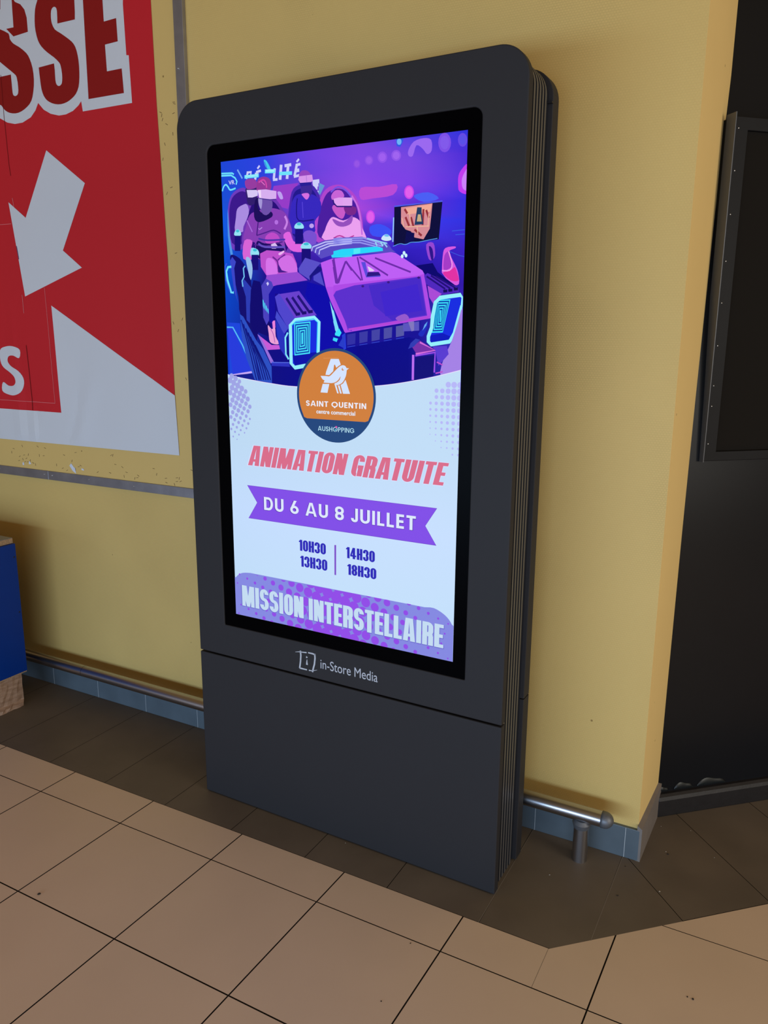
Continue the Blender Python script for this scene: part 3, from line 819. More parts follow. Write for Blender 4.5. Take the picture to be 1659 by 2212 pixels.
["p",[225,100,225],[1935,1870,1983,1829,2060,1808,2127,1818,2164,1874,2191,1961,2230,2032,2295,2071,2373,2094,2444,2105,2502,2095,2554,2073,2605,2072,2667,2112,2729,2172,2761,2224,2757,2260,2723,2286,2654,2303,2527,2309,2364,2305,2224,2283,2132,2237,2064,2174,2011,2105,1965,2024,1935,1936]],
["p",[110,80,170],[1187,963,1297,946,1457,969,1575,1013,1616,1079,1616,1166,1596,1243,1553,1303,1488,1353,1424,1378,1366,1371,1308,1340,1260,1283,1211,1179,1173,1050]],
["p",[165,150,215],[1181,963,1216,951,1266,960,1298,992,1299,1065,1282,1160,1262,1220,1240,1217,1215,1178,1195,1131,1182,1074,1174,1007]],
["p",[150,55,150],[1126,708,1132,650,1147,581,1175,525,1223,493,1284,475,1344,468,1403,473,1460,489,1509,512,1545,542,1573,578,1588,622,1594,682,1588,749,1555,794,1475,796,1368,775,1278,762,1226,772,1191,790,1165,795,1143,778,1130,749]],
["l",[210,70,170],40,[1201,590,1240,572,1294,549,1342,539,1375,551,1402,577,1423,608,1436,650,1442,699,1446,734]],
["l",[230,120,200],20,[1285,576,1317,603,1361,640,1393,668]],
["p",[215,175,240],[1161,763,1417,769,1745,836,1735,1014,1548,1011,1410,990,1201,954]],
["p",[240,215,250],[1166,774,1264,771,1271,959,1210,948]],
["l",[60,40,140],20,[1201,964,1547,1025,1734,1024]],
["p",[150,225,245],[368,1795,364,1767,376,1734,394,1705,420,1683,453,1666,485,1660,517,1670,548,1690,572,1715,587,1745,596,1780,590,1807,562,1821,520,1826,478,1827,436,1822,394,1811]],
["p",[60,190,215],[539,1707,534,1719,521,1729,503,1736,482,1737,461,1733,443,1725,432,1713,428,1700,433,1688,445,1678,464,1671,485,1670,506,1674,524,1682,535,1694]],
["p",[25,15,120],[384,1813,572,1823,556,2196,366,2187]],
["p",[150,225,245],[895,2287,890,2260,903,2226,924,2198,954,2176,992,2159,1029,2153,1066,2162,1102,2183,1130,2207,1149,2237,1159,2272,1152,2299,1121,2313,1072,2319,1023,2319,974,2314,926,2304]],
["p",[60,190,215],[1092,2199,1086,2211,1072,2222,1051,2228,1026,2229,1002,2226,981,2218,967,2206,963,2193,968,2180,983,2170,1004,2164,1029,2162,1053,2166,1074,2174,1087,2186]],
["p",[25,15,120],[913,2305,1133,2315,1119,2687,899,2680]],
["p",[150,225,245],[2272,1732,2267,1706,2280,1674,2302,1647,2334,1627,2374,1611,2414,1607,2454,1616,2494,1637,2524,1661,2545,1690,2557,1723,2550,1749,2516,1761,2463,1766,2411,1765,2359,1760,2306,1749]],
["p",[60,190,215],[2483,1652,2477,1664,2462,1673,2439,1679,2413,1680,2386,1676,2364,1667,2349,1656,2344,1644,2350,1632,2365,1622,2388,1617,2414,1616,2441,1620,2463,1628,2478,1639]],
["p",[25,15,120],[2293,1750,2529,1764,2522,2119,2285,2108]],
["p",[150,225,245],[2455,2210,2449,2184,2464,2151,2489,2124,2525,2103,2572,2088,2618,2083,2664,2092,2709,2113,2744,2137,2768,2166,2782,2200,2774,2225,2735,2238,2675,2243,2615,2242,2555,2237,2494,2227]],
["p",[60,190,215],[2697,2128,2691,2140,2673,2150,2647,2155,2617,2156,2586,2152,2560,2144,2543,2133,2537,2120,2544,2108,2561,2099,2587,2093,2618,2092,2648,2096,2674,2104,2691,2116]],
["p",[25,15,120],[2479,2228,2750,2241,2744,2598,2472,2588]],
["p",[235,160,240],[3156,2059,3072,1995,3116,1915,3172,1836,3203,1758,3246,1681,3290,1620,3326,1579,3364,1554,3418,1548,3500,1574,3599,1619,3695,1645,3782,1630,3867,1597,3945,1582,4018,1598,4086,1630,4142,1673,4181,1724,4207,1785,4228,1857,4285,1956,4337,2066,4265,2136,3945,2143,3491,2109]],
["p",[150,80,190],[3392,1586,3465,1610,3583,1661,3695,1685,3792,1643,3884,1575,3945,1542,3964,1582,3953,1656,3920,1719,3859,1754,3775,1776,3694,1785,3622,1780,3552,1762,3493,1733,3437,1682,3392,1621]],
["l",[190,60,160],30,[3414,2032,3459,2014,3524,1990,3592,1981,3658,2000,3726,2033,3794,2052,3868,2042,3942,2020,3993,2002]],
["p",[200,90,200],[3382,1345,3388,1307,3419,1281,3471,1272,3560,1285,3669,1315,3747,1351,3770,1393,3762,1443,3746,1489,3729,1536,3704,1580,3670,1604,3625,1599,3572,1573,3520,1534,3464,1476,3410,1404]],
["p",[200,100,215],[3359,1065,3384,1024,3425,982,3474,955,3531,949,3596,958,3649,979,3690,1018,3720,1070,3723,1112,3682,1135,3614,1149,3548,1158,3491,1168,3437,1174,3396,1167,3370,1142,3356,1104]],
["p",[120,40,140],[3722,1329,3813,1322,3948,1341,4044,1371,4068,1421,4055,1484,4019,1527,3954,1541,3867,1536,3796,1513,3745,1456,3711,1380]],
["p",[225,160,240],[3422,1139,3573,1121,3946,1158,3945,1325,3797,1331,3521,1305,3446,1230]],
["p",[225,165,240],[3686,1129,3946,1152,3933,1334,3685,1323]],
["l",[40,20,120],30,[3409,1158,3433,1249,3521,1319,3933,1348]],
["l",[200,110,225],40,[3934,1108,3982,1177,4049,1274,4106,1376,4139,1473,4161,1573,4179,1676,4196,1792,4208,1911,4216,1995]],
["p",[15,15,60],[5075,1424,6289,1398,6217,2199,5073,2276]],
["l",[80,90,230],30,[5075,1424,6289,1398]],
["p",[215,140,150],[5250,1455,6043,1426,6016,1715,5988,1959,5835,2179,5606,2128,5512,1989,5373,1942,5254,1801]],
["p",[240,170,150],[5366,1482,6021,1444,5991,1601,5414,1619]],
["l",[150,50,60],50,[5343,1500,5413,1600]],
["l",[150,50,60],50,[5368,1673,5464,1871]],
["l",[150,50,60],50,[5507,1682,5579,1897]],
["l",[150,50,60],50,[5822,1533,5806,1872]],
["l",[150,50,60],50,[5890,1556,5961,1730]],
["l",[150,50,60],50,[5603,1956,5788,2100]],
["l",[235,180,155],22,[5276,1687,5325,1882]],
["l",[235,180,155],22,[5458,1527,5509,1854]],
["l",[235,180,155],22,[5959,1636,5942,1918]],
["l",[235,180,155],22,[5372,1885,5965,1901]],
["l",[235,180,155],22,[5670,1902,5692,2056]],
["p",[35,60,100],[5663,1484,5776,1492,5778,1605,5828,1855,5601,1860,5642,1615]],
["p",[200,170,130],[5684,1637,5752,1641,5782,1795,5657,1787]],
["p",[15,15,80],[5396,1982,5604,2032,5585,2243,5354,2251]],
["l",[150,200,250],30,[5061,1663,5044,2196]],
["l",[90,160,240],15,[5049,2294,5100,2279,5171,2257,5237,2245,5287,2251,5333,2265,5377,2271,5421,2261,5465,2243,5516,2230,5579,2228,5650,2231,5722,2231,5796,2224,5872,2214,5949,2204,6035,2194,6123,2185,6184,2178]],
["p",[205,230,250],[4738,2121,4739,2097,4760,2068,4786,2045,4814,2030,4848,2019,4881,2017,4911,2026,4940,2044,4964,2065,4988,2091,5006,2122,5005,2145,4973,2159,4922,2167,4870,2168,4819,2158,4769,2142]],
["p",[110,190,240],[4810,2047,4823,2035,4852,2023,4881,2019,4910,2029,4939,2046,4952,2060,4939,2068,4910,2074,4881,2074,4852,2068,4823,2057]],
["p",[150,70,210],[5906,2297,5952,2257,6026,2248,6085,2268,6115,2330,6130,2421,6136,2500,6131,2552,6116,2592,6093,2619,6060,2638,6018,2643,5980,2614,5943,2521,5910,2393]],
["p",[45,20,140],[5974,2339,5996,2329,6034,2356,6066,2401,6083,2470,6093,2557,6093,2619,6081,2644,6059,2646,6037,2616,6011,2532,5984,2416]],
["p",[215,90,225],[6314,2874,6314,2779,6318,2656,6327,2552,6336,2482,6351,2431,6385,2394,6455,2374,6544,2368,6611,2369,6639,2376,6645,2390,6632,2406,6587,2420,6522,2436,6480,2461,6481,2500,6507,2547,6535,2596,6562,2643,6592,2691,6622,2742,6653,2798,6685,2857,6710,2924,6731,3012,6746,3108,6738,3176,6693,3201,6624,3198,6552,3171,6475,3107,6396,3019,6337,2947,6314,2921,6312,2912]],
["p",[165,60,200],[6356,2858,6346,2772,6352,2650,6368,2554,6397,2501,6435,2472,6470,2469,6496,2500,6518,2556,6536,2614,6551,2670,6562,2728,6561,2776,6544,2808,6514,2829,6480,2844,6437,2865,6389,2879]],
["p",[225,50,165],[6337,2929,6379,2899,6467,2881,6543,2865,6582,2838,6609,2813,6634,2814,6663,2860,6691,2932,6712,2996,6728,3041,6737,3079,6725,3104,6682,3116,6618,3116,6550,3098,6466,3050,6378,2984]],
["l",[240,150,235],30,[6314,2874,6368,2879,6442,2883,6502,2872,6536,2843,6556,2799,6560,2740,6537,2650,6498,2544,6470,2469]],
["l",[60,90,220],13,[6490,2470,6739,2570,6852,2592]],
["l",[60,100,230],13,[6539,2040,6843,2031]],
["l",[60,100,230],13,[6624,2124,6846,2119]],
["p",[14,8,110],[5652,2741,6079,2703,6210,2907,6720,3247,6765,3393,6349,3383,5892,2932]],
["p",[20,15,110],[207,2326,234,2282,284,2275,348,2291,428,2324,523,2379,616,2467,710,2586,804,2738,871,2929,892,3184,887,3482,893,3763,946,4048,1009,4315,1004,4440,867,4326,660,4067,502,3822,452,3655,452,3503,440,3335,388,3125,325,2900,273,2702,236,2546,210,2417]],
["p",[60,70,200],[202,2430,277,2329,396,2458,333,2621,384,3334,432,3503,306,3185]],
["l",[110,225,250],60,[237,2576,125,2583,63,2695,95,2906,206,3225,291,3226]],
["l",[60,90,230],30,[87,2487,27,2569,38,2904,165,3202]],
["p",[45,60,180],[653,2902,890,3136,819,3552,800,4015,693,3930,689,3340,565,3003]],
["l",[110,190,240],40,[694,2573,636,2632,655,2840,582,2941,603,3087]],
["p",[18,12,110],[861,3177,952,2931,1167,2979,1215,3145,1247,3767,1480,4040,1416,4354,1066,4249,1004,4461,872,4291,810,3762]],
["p",[150,190,235],[730,2369,764,2348,818,2359,865,2395,898,2460,925,2550,936,2643,926,2757,900,2875,871,2929,838,2874,803,2754,773,2637,748,2535,729,2436]],
["p",[30,70,220],[27,3989,466,4013,486,4184,660,4721,890,5258,827,5456,60,5388,50,4400]],
["p",[40,60,220],[20,4140,192,4130,807,5239,164,5341]],
["l",[90,190,245],40,[21,4114,221,4119,526,4571,863,5237]],
["l",[200,170,245],50,[162,5374,834,5271]],
["p",[20,30,140],[31,5388,861,5303,910,5476,826,5478,231,5439]],
["p",[45,80,195],[476,3779,585,3844,742,4078,1004,4461,1216,4673,1473,5117,1473,5547,910,5476,652,4916,519,4399]],
["l",[14,20,120],32,[511,3928,771,4741,966,5474]],
["l",[14,20,120],32,[585,4035,868,4826,1044,5472]],
["l",[14,20,120],32,[659,4142,965,4911,1122,5470]],
["l",[14,20,120],32,[732,4249,1061,4996,1199,5468]],
["l",[14,20,120],32,[806,4355,1157,5080,1276,5466]],
["l",[14,20,120],32,[879,4462,1253,5164,1353,5464]],
["l",[14,20,120],32,[953,4568,1349,5248,1430,5462]],
["l",[20,30,140],30,[497,3928,887,4611,1077,5471]],
["p",[200,90,215],[1037,4291,1491,4564,1732,4563,1756,4668,1324,4693]],
["p",[150,110,220],[1037,4291,1118,4333,1558,5009,1449,5032,1218,4609]],
["p",[45,50,190],[1477,4989,2039,5001,2063,5106,1474,5096]],
["l",[90,110,230],20,[1477,5010,2039,5001]],
["p",[235,130,220],[1523,3957,1617,3947,1625,4124,1544,4144]],
["p",[235,160,215],[1386,4060,1415,4077,1460,4129,1503,4165,1543,4152,1582,4123,1612,4124,1622,4182,1622,4271,1631,4354,1668,4419,1714,4478,1733,4521,1707,4542,1654,4547,1599,4543,1543,4534,1484,4515,1439,4480,1418,4421,1411,4345,1406,4270,1393,4188,1382,4107]],
["l",[170,80,180],20,[1476,4165,1497,4195,1527,4238,1553,4291,1573,4362,1589,4443,1600,4501]],
["p",[190,80,205],[1192,2288,1407,2217,1772,2254,2208,2333,2329,2575,2349,2814,1386,2842,1207,2612]],
["l",[110,40,150],40,[1586,2385,1631,2414,1693,2457,1739,2512,1752,2593,1749,2686,1745,2753]],
["l",[110,40,150],40,[1740,2472,1810,2433,1907,2381,1977,2342]],
["p",[215,115,235],[1365,2659,1364,2573,1372,2480,1400,2418,1461,2402,1541,2415,1610,2446,1659,2496,1698,2563,1722,2632,1735,2704,1734,2779,1703,2832,1618,2857,1502,2861,1412,2843,1375,2798,1366,2732]],
["p",[210,110,230],[1765,2493,1825,2432,1930,2386,2028,2364,2103,2369,2172,2398,2230,2452,2292,2554,2344,2683,2338,2774,2226,2803,2055,2795,1914,2759,1828,2684,1774,2581]],
["p",[70,30,140],[1751,2552,1863,2717,2069,2774,1757,2774]],
["p",[215,190,240],[1543,2083,1674,2050,1750,2133,1696,2190,1566,2184]],
["p",[235,180,240],[1771,2313,1813,2291,1877,2265,1928,2251,1951,2253,1961,2265,1953,2282,1917,2307,1865,2338,1821,2355,1791,2351,1769,2333]],
["l",[70,50,170],40,[1152,1923,1217,1940,1314,1962,1441,1979,1625,1985,1836,1987,1986,1987]],
["l",[100,80,190],50,[1147,2044,1186,2069,1248,2105,1357,2134,1559,2150,1806,2159,1981,2164]],
["p",[150,75,210],[1386,2822,2350,2774,2649,2982,1696,3075,1536,3112,1326,3024]],
["p",[75,65,190],[1204,3083,1357,2903,1540,2990,1589,3113,1437,3294,1430,3935,1345,4060,1243,3871,1234,3351]],
["p",[22,15,160],[1437,3294,1616,3094,2649,3012,2566,3379,1637,3278,1619,3874,1508,4019,1429,3977]],
["p",[205,200,245],[1367,3015,1421,2986,1454,3038,1404,3088]],
["p",[80,225,250],[1238,3413,1269,3455,1272,3663,1243,3579]],
["p",[80,225,250],[1286,3485,1317,3527,1322,3705,1292,3630]],
["p",[80,225,250],[1335,3556,1366,3598,1372,3747,1342,3680]],
["p",[80,225,250],[1384,3627,1415,3669,1421,3789,1391,3731]],
["p",[90,80,200],[2377,2696,2584,2447,3053,2584,2929,2676,2725,2984,2401,2796]],
["p",[25,20,130],[2954,2658,3149,2724,2801,2888,2724,3024,2701,2885]],
["p",[80,75,200],[2826,2889,3026,2797,3144,3134,2825,2987]],
["p",[15,12,170],[2649,3022,3169,3154,3312,3493,3697,4230,3694,4710,3025,4676,3035,3947,2912,3805,2567,3339]],
["p",[90,75,195],[2762,2260,2788,2164,3157,2067,3566,2051,3941,2052,3940,2334,3612,2357,3054,2487]],
["p",[90,75,195],[3418,2024,4216,2038,4920,2232,5033,2366,5122,2426,3414,2425]],
["l",[190,190,250],32,[2774,2300,2812,2204,3181,2107,3941,2080]],
["l",[150,150,240],32,[3417,2052,4262,2069,4808,2245]],
["l",[190,190,250],32,[2884,2343,2915,2244,3253,2153,3941,2125]],
["l",[150,150,240],32,[3417,2094,4216,2118,4764,2276]],
["l",[190,190,250],32,[2994,2387,3018,2284,3325,2198,3940,2170]],
["l",[150,150,240],32,[3417,2136,4170,2168,4719,2307]],
["p",[60,210,245],[3347,2422,3564,2355,3940,2315,3940,2486,3371,2477]],
["p",[40,215,250],[3415,2329,3654,2292,4606,2278,4775,2317,4787,2383,3414,2463]],
["p",[80,235,245],[3984,2308,4170,2292,4170,2401,3984,2421]],
["l",[150,220,245],30,[4582,2178,4628,2264]],
["l",[150,220,245],30,[4718,2176,4786,2281]],
["l",[150,210,245],30,[4808,2208,4898,2305]],
["l",[150,210,245],30,[4354,2083,4898,2222]],
["p",[190,90,240],[3041,2583,3371,2500,3940,2476,3938,3155,3181,3155]],
["p",[190,95,245],[3413,2502,5011,2421,5122,2444,5826,2857,5871,2932,5721,2963,3408,3122]],
["l",[110,45,170],50,[3394,2520,3510,3085]],
["l",[110,45,170],50,[3510,3085,3765,2574]],
["l",[110,45,170],50,[3765,2574,3939,2790]],
["l",[110,45,170],40,[3425,2502,3529,3076]],
["l",[110,45,170],40,[3553,3077,3760,2583]],
["l",[110,45,170],40,[3760,2583,4194,3028]],
["l",[110,45,170],40,[4089,2492,4229,3029]],
["l",[110,45,170],40,[4147,2495,4927,2937]],
["l",[110,45,170],40,[4573,2531,5524,2883]],
["l",[110,45,170],40,[3412,2694,3481,3075]],
["p",[90,75,220],[4194,2610,4310,2614,4379,2882,4723,2921,4723,2959,4333,2966]],
["p",[225,200,245],[4367,2711,4425,2732,4563,2812,4517,2833,4414,2830]],
["p",[45,25,130],[4379,2844,4677,2850,4735,2931,4345,2947]],
["p",[180,80,235],[3181,3155,3938,3155,3935,4210,3721,4230,3312,3473]],
["p",[175,75,230],[3408,3122,5721,2963,5871,2932,6086,3914,3740,4250,3404,3514]],
["p",[105,50,205],[3532,3398,3938,3194,3935,4210,3818,4190]],
["p",[92,48,205],[3480,3260,4006,3138,5786,2984,5966,3857,3837,4150,3406,3357]],
["p",[72,42,200],[4403,3149,5765,3001,5933,3838,5050,3962,4544,3611]],
["p",[65,38,205],[4726,3309,5702,3147,5844,3743,4867,3865]],
["l",[180,70,215],50,[3837,4170,5999,3894]],
["p",[150,90,205],[5140,3905,5198,3868,5299,3829,5384,3813,5444,3838,5489,3886,5497,3927,5445,3955,5356,3976,5275,3983,5210,3967,5153,3937]],
["p",[60,25,130],[4279,3164,4277,3174,4268,3183,4256,3188,4241,3190,4226,3187,4213,3181,4205,3173,4202,3162,4205,3152,4213,3144,4226,3138,4241,3137,4256,3139,4268,3145,4276,3154]],
["p",[60,25,130],[4977,3093,4974,3103,4966,3111,4954,3116,4940,3118,4925,3115,4913,3109,4905,3101,4902,3091,4905,3081,4913,3072,4925,3067,4939,3066,4953,3068,4966,3074,4974,3083]],
["p",[60,25,130],[5768,3011,5766,3020,5758,3028,5747,3034,5733,3035,5719,3033,5707,3027,5699,3018,5696,3009,5699,2999,5707,2991,5718,2986,5732,2984,5746,2987,5757,2992,5765,3001]],
["p",[25,18,150],[3740,4269,5784,3986,5770,4383,5504,4345,3787,4609]],
["p",[50,48,165],[3800,4289,4040,4254,4028,4507,3799,4549]],
["l",[60,90,230],10,[3799,4589,4028,4557]],
["p",[59,58,165],[4147,4240,4383,4205,4372,4456,4147,4497]],
["l",[60,90,230],10,[4147,4536,4372,4505]],
["p",[68,68,165],[4489,4191,4720,4157,4710,4406,4490,4446]],
["l",[60,90,230],10,[4490,4485,4711,4454]],
["p",[77,78,165],[4824,4143,5052,4110,5043,4356,4826,4395]],
["l",[60,90,230],10,[4826,4434,5043,4404]],
["p",[86,88,165],[5153,4097,5377,4063,5369,4307,5156,4346]],
["l",[60,90,230],10,[5157,4385,5370,4355]],
["p",[90,85,190],[5343,4031,5762,3986,5766,4193,5346,4212]],
["p",[130,120,190],[5476,3993,5630,3985,5634,4193,5568,4212]],
["p",[150,235,250],[3300,3492,3384,3691,3551,4130,3502,4249,3453,4189]],
["p",[60,225,250],[3489,4229,3563,4140,3636,4250,3574,4339,3452,4310]],
["p",[60,215,250],[3402,4360,3525,4390,3500,4460,3377,4430]],
["p",[40,60,220],[3648,4309,3745,4250,3768,4629,3694,4670]],
["p",[40,60,200],[3543,4550,3728,4269,3726,4629]],
["p",[60,225,250],[3447,4259,3546,4150,3630,4250,3569,4339,3447,4310]],
["p",[60,215,250],[3397,4360,3532,4390,3494,4470,3396,4440]],
["p",[120,220,250],[3403,3692,3546,4130,3472,4229,3400,3990]],
["p",[105,65,205],[1742,3300,2391,3234,2912,3825,2274,3911,2196,3920]],
["p",[80,70,205],[1635,3359,1769,3281,2261,3911,2143,3961,2047,4166,1730,3731]],
["p",[70,75,205],[1677,3709,2034,4146,1899,4291,1696,3979,1632,3874]],
["p",[40,50,190],[1631,3916,1925,4311,1901,4729,1962,4897,1756,4647,1684,4395]],
["l",[35,20,120],70,[1988,3397,2302,3799]],
["l",[35,20,120],70,[2170,3381,2495,3770]],
["l",[35,20,120],70,[2343,3344,2686,3742]],
["p",[30,15,110],[2262,3762,2406,3751,2410,3824,2276,3839]],
["p",[30,15,110],[2458,3734,2601,3723,2604,3796,2471,3811]],
["p",[30,15,110],[2649,3706,2791,3695,2795,3768,2663,3782]],
["p",[25,45,225],[2128,4043,2247,3941,2836,3885,2960,3967,2924,4718,2716,5010,2221,5103,2105,5021]],
["p",[14,20,170],[2149,4810,2924,4718,2664,5011,2221,5092]],
["l",[150,240,252],100,[2936,4739,2972,3987,2848,3885,2260,3941,2102,4063,2105,5021,2221,5124,2560,5065]],
["l",[50,200,250],25,[2898,4739,2934,3997,2822,3915,2273,3972,2140,4074]],
["l",[130,230,250],50,[2018,4249,1936,4374,1944,4792,2028,4917]],
["p",[70,225,250],[2220,4013,2720,3975,2694,4762,2214,4820]],
["p",[15,60,170],[2247,4043,2692,4008,2668,4732,2242,4785]],
["p",[70,225,250],[2275,4073,2664,4041,2643,4703,2270,4750]],
["p",[15,60,170],[2302,4103,2636,4074,2617,4673,2297,4716]],
["p",[70,225,250],[2329,4134,2608,4107,2591,4643,2325,4681]],
["p",[15,60,170],[2357,4164,2580,4140,2565,4614,2352,4647]],
["p",[70,225,250],[2384,4194,2551,4173,2539,4584,2380,4612]],
["p",[15,60,170],[2411,4224,2523,4206,2513,4554,2407,4578]],
["p",[70,225,250],[2439,4254,2495,4240,2488,4525,2434,4543]],
["p",[80,40,190],[5871,2968,5956,2916,6720,3247,6754,3356,6349,3402,5918,3153]],
["p",[170,75,215],[5962,3191,6328,3383,6161,3508,6121,3599,6011,3449]],
["l",[35,15,120],40,[5936,2989,6409,3275]],
["l",[35,15,120],40,[6042,2974,6534,3270]],
["l",[35,15,120],40,[6170,2996,6658,3255]],
["p",[20,12,90],[6357,3292,6461,3286,6463,3349,6365,3356]],
["p",[20,12,90],[6482,3277,6586,3271,6588,3334,6490,3341]],
["p",[20,12,90],[6616,3254,6720,3247,6722,3310,6625,3317]],
["p",[25,45,225],[6162,3544,6287,3455,6807,3412,6831,3502,6588,4418,6078,4514,6008,4307,6092,4194]],
["p",[14,25,190],[6030,4307,6372,4250,6628,4343,6547,4455,6078,4514]],
["p",[60,225,250],[6215,3509,6545,3506,6371,4232,6089,4241]],
["p",[12,50,170],[6224,3537,6518,3534,6364,4203,6113,4211]],
["p",[60,225,250],[6234,3566,6492,3563,6357,4174,6138,4181]],
["p",[12,50,170],[6244,3595,6465,3592,6350,4145,6163,4151]],
["p",[60,225,250],[6254,3624,6438,3621,6343,4116,6187,4121]],
["p",[12,50,170],[6264,3653,6411,3650,6336,4087,6211,4092]],
["p",[60,225,250],[6274,3682,6384,3679,6329,4057,6236,4062]],
["p",[12,50,170],[6284,3711,6357,3708,6322,4028,6260,4032]],
["p",[60,225,250],[6293,3740,6330,3737,6316,3999,6284,4003]],
["l",[150,240,252],90,[6846,3647,6860,3467,6787,3411,6288,3464,6173,3563,6106,3877,6090,4119,6009,4326,6011,4439,6078,4505,6546,4436,6667,4250,6835,3647]],
["p",[30,45,190],[5746,4269,5778,4225,5840,4171,5896,4118,5936,4062,5970,4008,5990,3988,5993,4022,5981,4089,5961,4156,5932,4221,5895,4286,5856,4326,5810,4327,5763,4304]],
["p",[100,170,240],[5979,3988,5949,4081,5854,4194,5905,4062]],
["p",[165,130,230],[6847,3702,6850,3722,6850,5134,6710,5228,6502,5258,6355,5232,6326,5135,6360,4982,6409,4832,6461,4705,6528,4581,6589,4455,6638,4325,6682,4194,6724,4066,6770,3904,6814,3745]],
["p",[90,60,210],[6122,4552,6486,4530,6533,4717,6284,4986,6200,4664]],
["p",[120,50,170],[5597,4575,5792,4421,6199,4627,5710,4727]],
["l",[215,110,220],40,[5793,4459,6189,4636,5688,4727]],
["p",[18,14,120],[5678,4804,6170,4740,6159,5218,5654,5327]],
["l",[190,110,240],60,[5622,4747,5621,5328]],
["l",[160,80,235],40,[5678,4766,6190,4683,6179,5141]],
["p",[50,60,180],[5682,4374,5792,4402,5641,4555,5486,4614,5551,4479]],
["l",[190,80,205],30,[6238,4901,6391,4965]],
["l",[190,80,205],30,[6212,5159,6395,5117]],
["p",[205,245,252],[5383,2456,5381,2472,5373,2485,5361,2494,5347,2497,5333,2493,5321,2483,5313,2469,5310,2452,5313,2436,5321,2423,5332,2414,5346,2412,5360,2415,5372,2425,5380,2439]],
["p",[205,245,252],[5336,2527,5333,2543,5326,2557,5314,2565,5300,2568,5286,2564,5274,2554,5266,2540,5263,2524,5266,2508,5273,2494,5285,2485,5299,2483,5313,2487,5325,2496,5333,2510]],
["p",[205,245,252],[5434,2513,5432,2529,5424,2542,5412,2551,5399,2554,5385,2550,5373,2540,5365,2526,5362,2510,5364,2494,5372,2480,5383,2471,5397,2469,5411,2473,5423,2482,5431,2496]],
["w",[0,5362,74,5373,154,5388,248,5404,347,5420,446,5435,551,5449,667,5463,798,5479,945,5496,1107,5515,1279,5534,1460,5551,1635,5568,1809,5584,2010,5598,2262,5604,2596,5603,2987,5596,3375,5586,3709,5574,3973,5560,4200,5544,4404,5526,4600,5506,4783,5486,4949,5465,5114,5441,5295,5412,5499,5376,5717,5334,5934,5291,6138,5247,6343,5199,6548,5147,6726,5101,6850,5069],[700,900,1218],[[192,220,245],[198,222,255],[194,224,248]]],
["l",[240,225,255],14,[0,5362,74,5373,154,5388,248,5404,347,5420,446,5435,551,5449,667,5463,798,5479,945,5496,1107,5515,1279,5534,1460,5551,1635,5568,1809,5584,2010,5598,2262,5604,2596,5603,2987,5596,3375,5586,3709,5574,3973,5560,4200,5544,4404,5526,4600,5506,4783,5486,4949,5465,5114,5441,5295,5412,5499,5376,5717,5334,5934,5291,6138,5247,6343,5199,6548,5147,6726,5101,6850,5069]],
["p",[160,165,230],[203,5397,196,5429,175,5455,146,5470,113,5470,83,5455,62,5429,55,5397,62,5365,83,5339,113,5325,146,5325,175,5339,196,5365]],
["p",[160,165,230],[340,5459,333,5492,312,5518,281,5533,248,5533,217,5518,196,5492,189,5459,196,5426,217,5399,248,5385,281,5385,312,5399,333,5426]],
["p",[160,165,230],[451,5532,445,5558,428,5578,404,5590,378,5590,354,5578,338,5558,332,5532,338,5506,354,5485,378,5474,404,5474,428,5485,445,5506]],
["p",[160,165,230],[152,5511,144,5547,121,5576,88,5592,51,5592,18,5576,0,5553,0,5469,18,5447,51,5431,88,5431,121,5447,144,5475]],
["p",[160,165,230],[277,5576,269,5612,246,5641,213,5657,176,5657,143,5641,120,5612,112,5576,120,5541,143,5512,176,5496,213,5496,246,5512,269,5541]],
["p",[160,165,230],[412,5646,404,5681,381,5710,348,5726,311,5726,278,5710,255,5681,247,5646,255,5610,278,5581,311,5565,348,5565,381,5581,404,5610]],
["p",[160,165,230],[543,5718,535,5753,513,5780,481,5796,446,5796,414,5780,393,5753,385,5718,393,5684,414,5656,446,5641,481,5641,513,5656,535,5684]],
["p",[160,165,230],[656,5791,649,5818,632,5840,607,5852,579,5852,554,5840,537,5818,530,5791,537,5764,554,5742,579,5730,607,5730,632,5742,649,5764]],
["p",[160,165,230],[209,5709,201,5743,179,5771,147,5786,112,5786,80,5771,58,5743,51,5709,58,5674,80,5647,112,5632,147,5632,179,5647,201,5674]],
["p",[160,165,230],[340,5778,332,5813,310,5840,278,5855,243,5855,211,5840,189,5813,182,5778,189,5744,211,5716,243,5701,278,5701,310,5716,332,5744]],
["p",[160,165,230],[468,5851,461,5884,440,5910,409,5925,376,5925,345,5910,324,5884,317,5851,324,5818,345,5792,376,5777,409,5777,440,5792,461,5818]],
["p",[160,165,230],[600,5917,592,5949,572,5974,543,5988,511,5988,482,5974,462,5949,454,5917,462,5886,482,5860,511,5846,543,5846,572,5860,592,5886]],
["p",[160,165,230],[727,5989,720,6019,701,6043,673,6057,642,6057,614,6043,595,6019,588,5989,595,5959,614,5935,642,5922,673,5922,701,5935,720,5959]],
["p",[160,165,230],[137,5842,130,5875,109,5902,78,5916,45,5916,14,5902,0,5884,0,5801,14,5783,45,5768,78,5768,109,5783,130,5809]],
["p",[160,165,230],[270,5911,263,5944,242,5971,211,5985,178,5985,147,5971,126,5944,119,5911,126,5879,147,5852,178,5837,211,5837,242,5852,263,5879]],
["p",[160,165,230],[400,5978,392,6010,372,6035,343,6049,311,6049,282,6035,262,6010,254,5978,262,5947,282,5921,311,5907,343,5907,372,5921,392,5947]],
["p",[160,165,230],[527,6048,520,6078,501,6102,473,6116,442,6116,414,6102,395,6078,388,6048,395,6018,414,5994,442,5980,473,5980,501,5994,520,6018]],
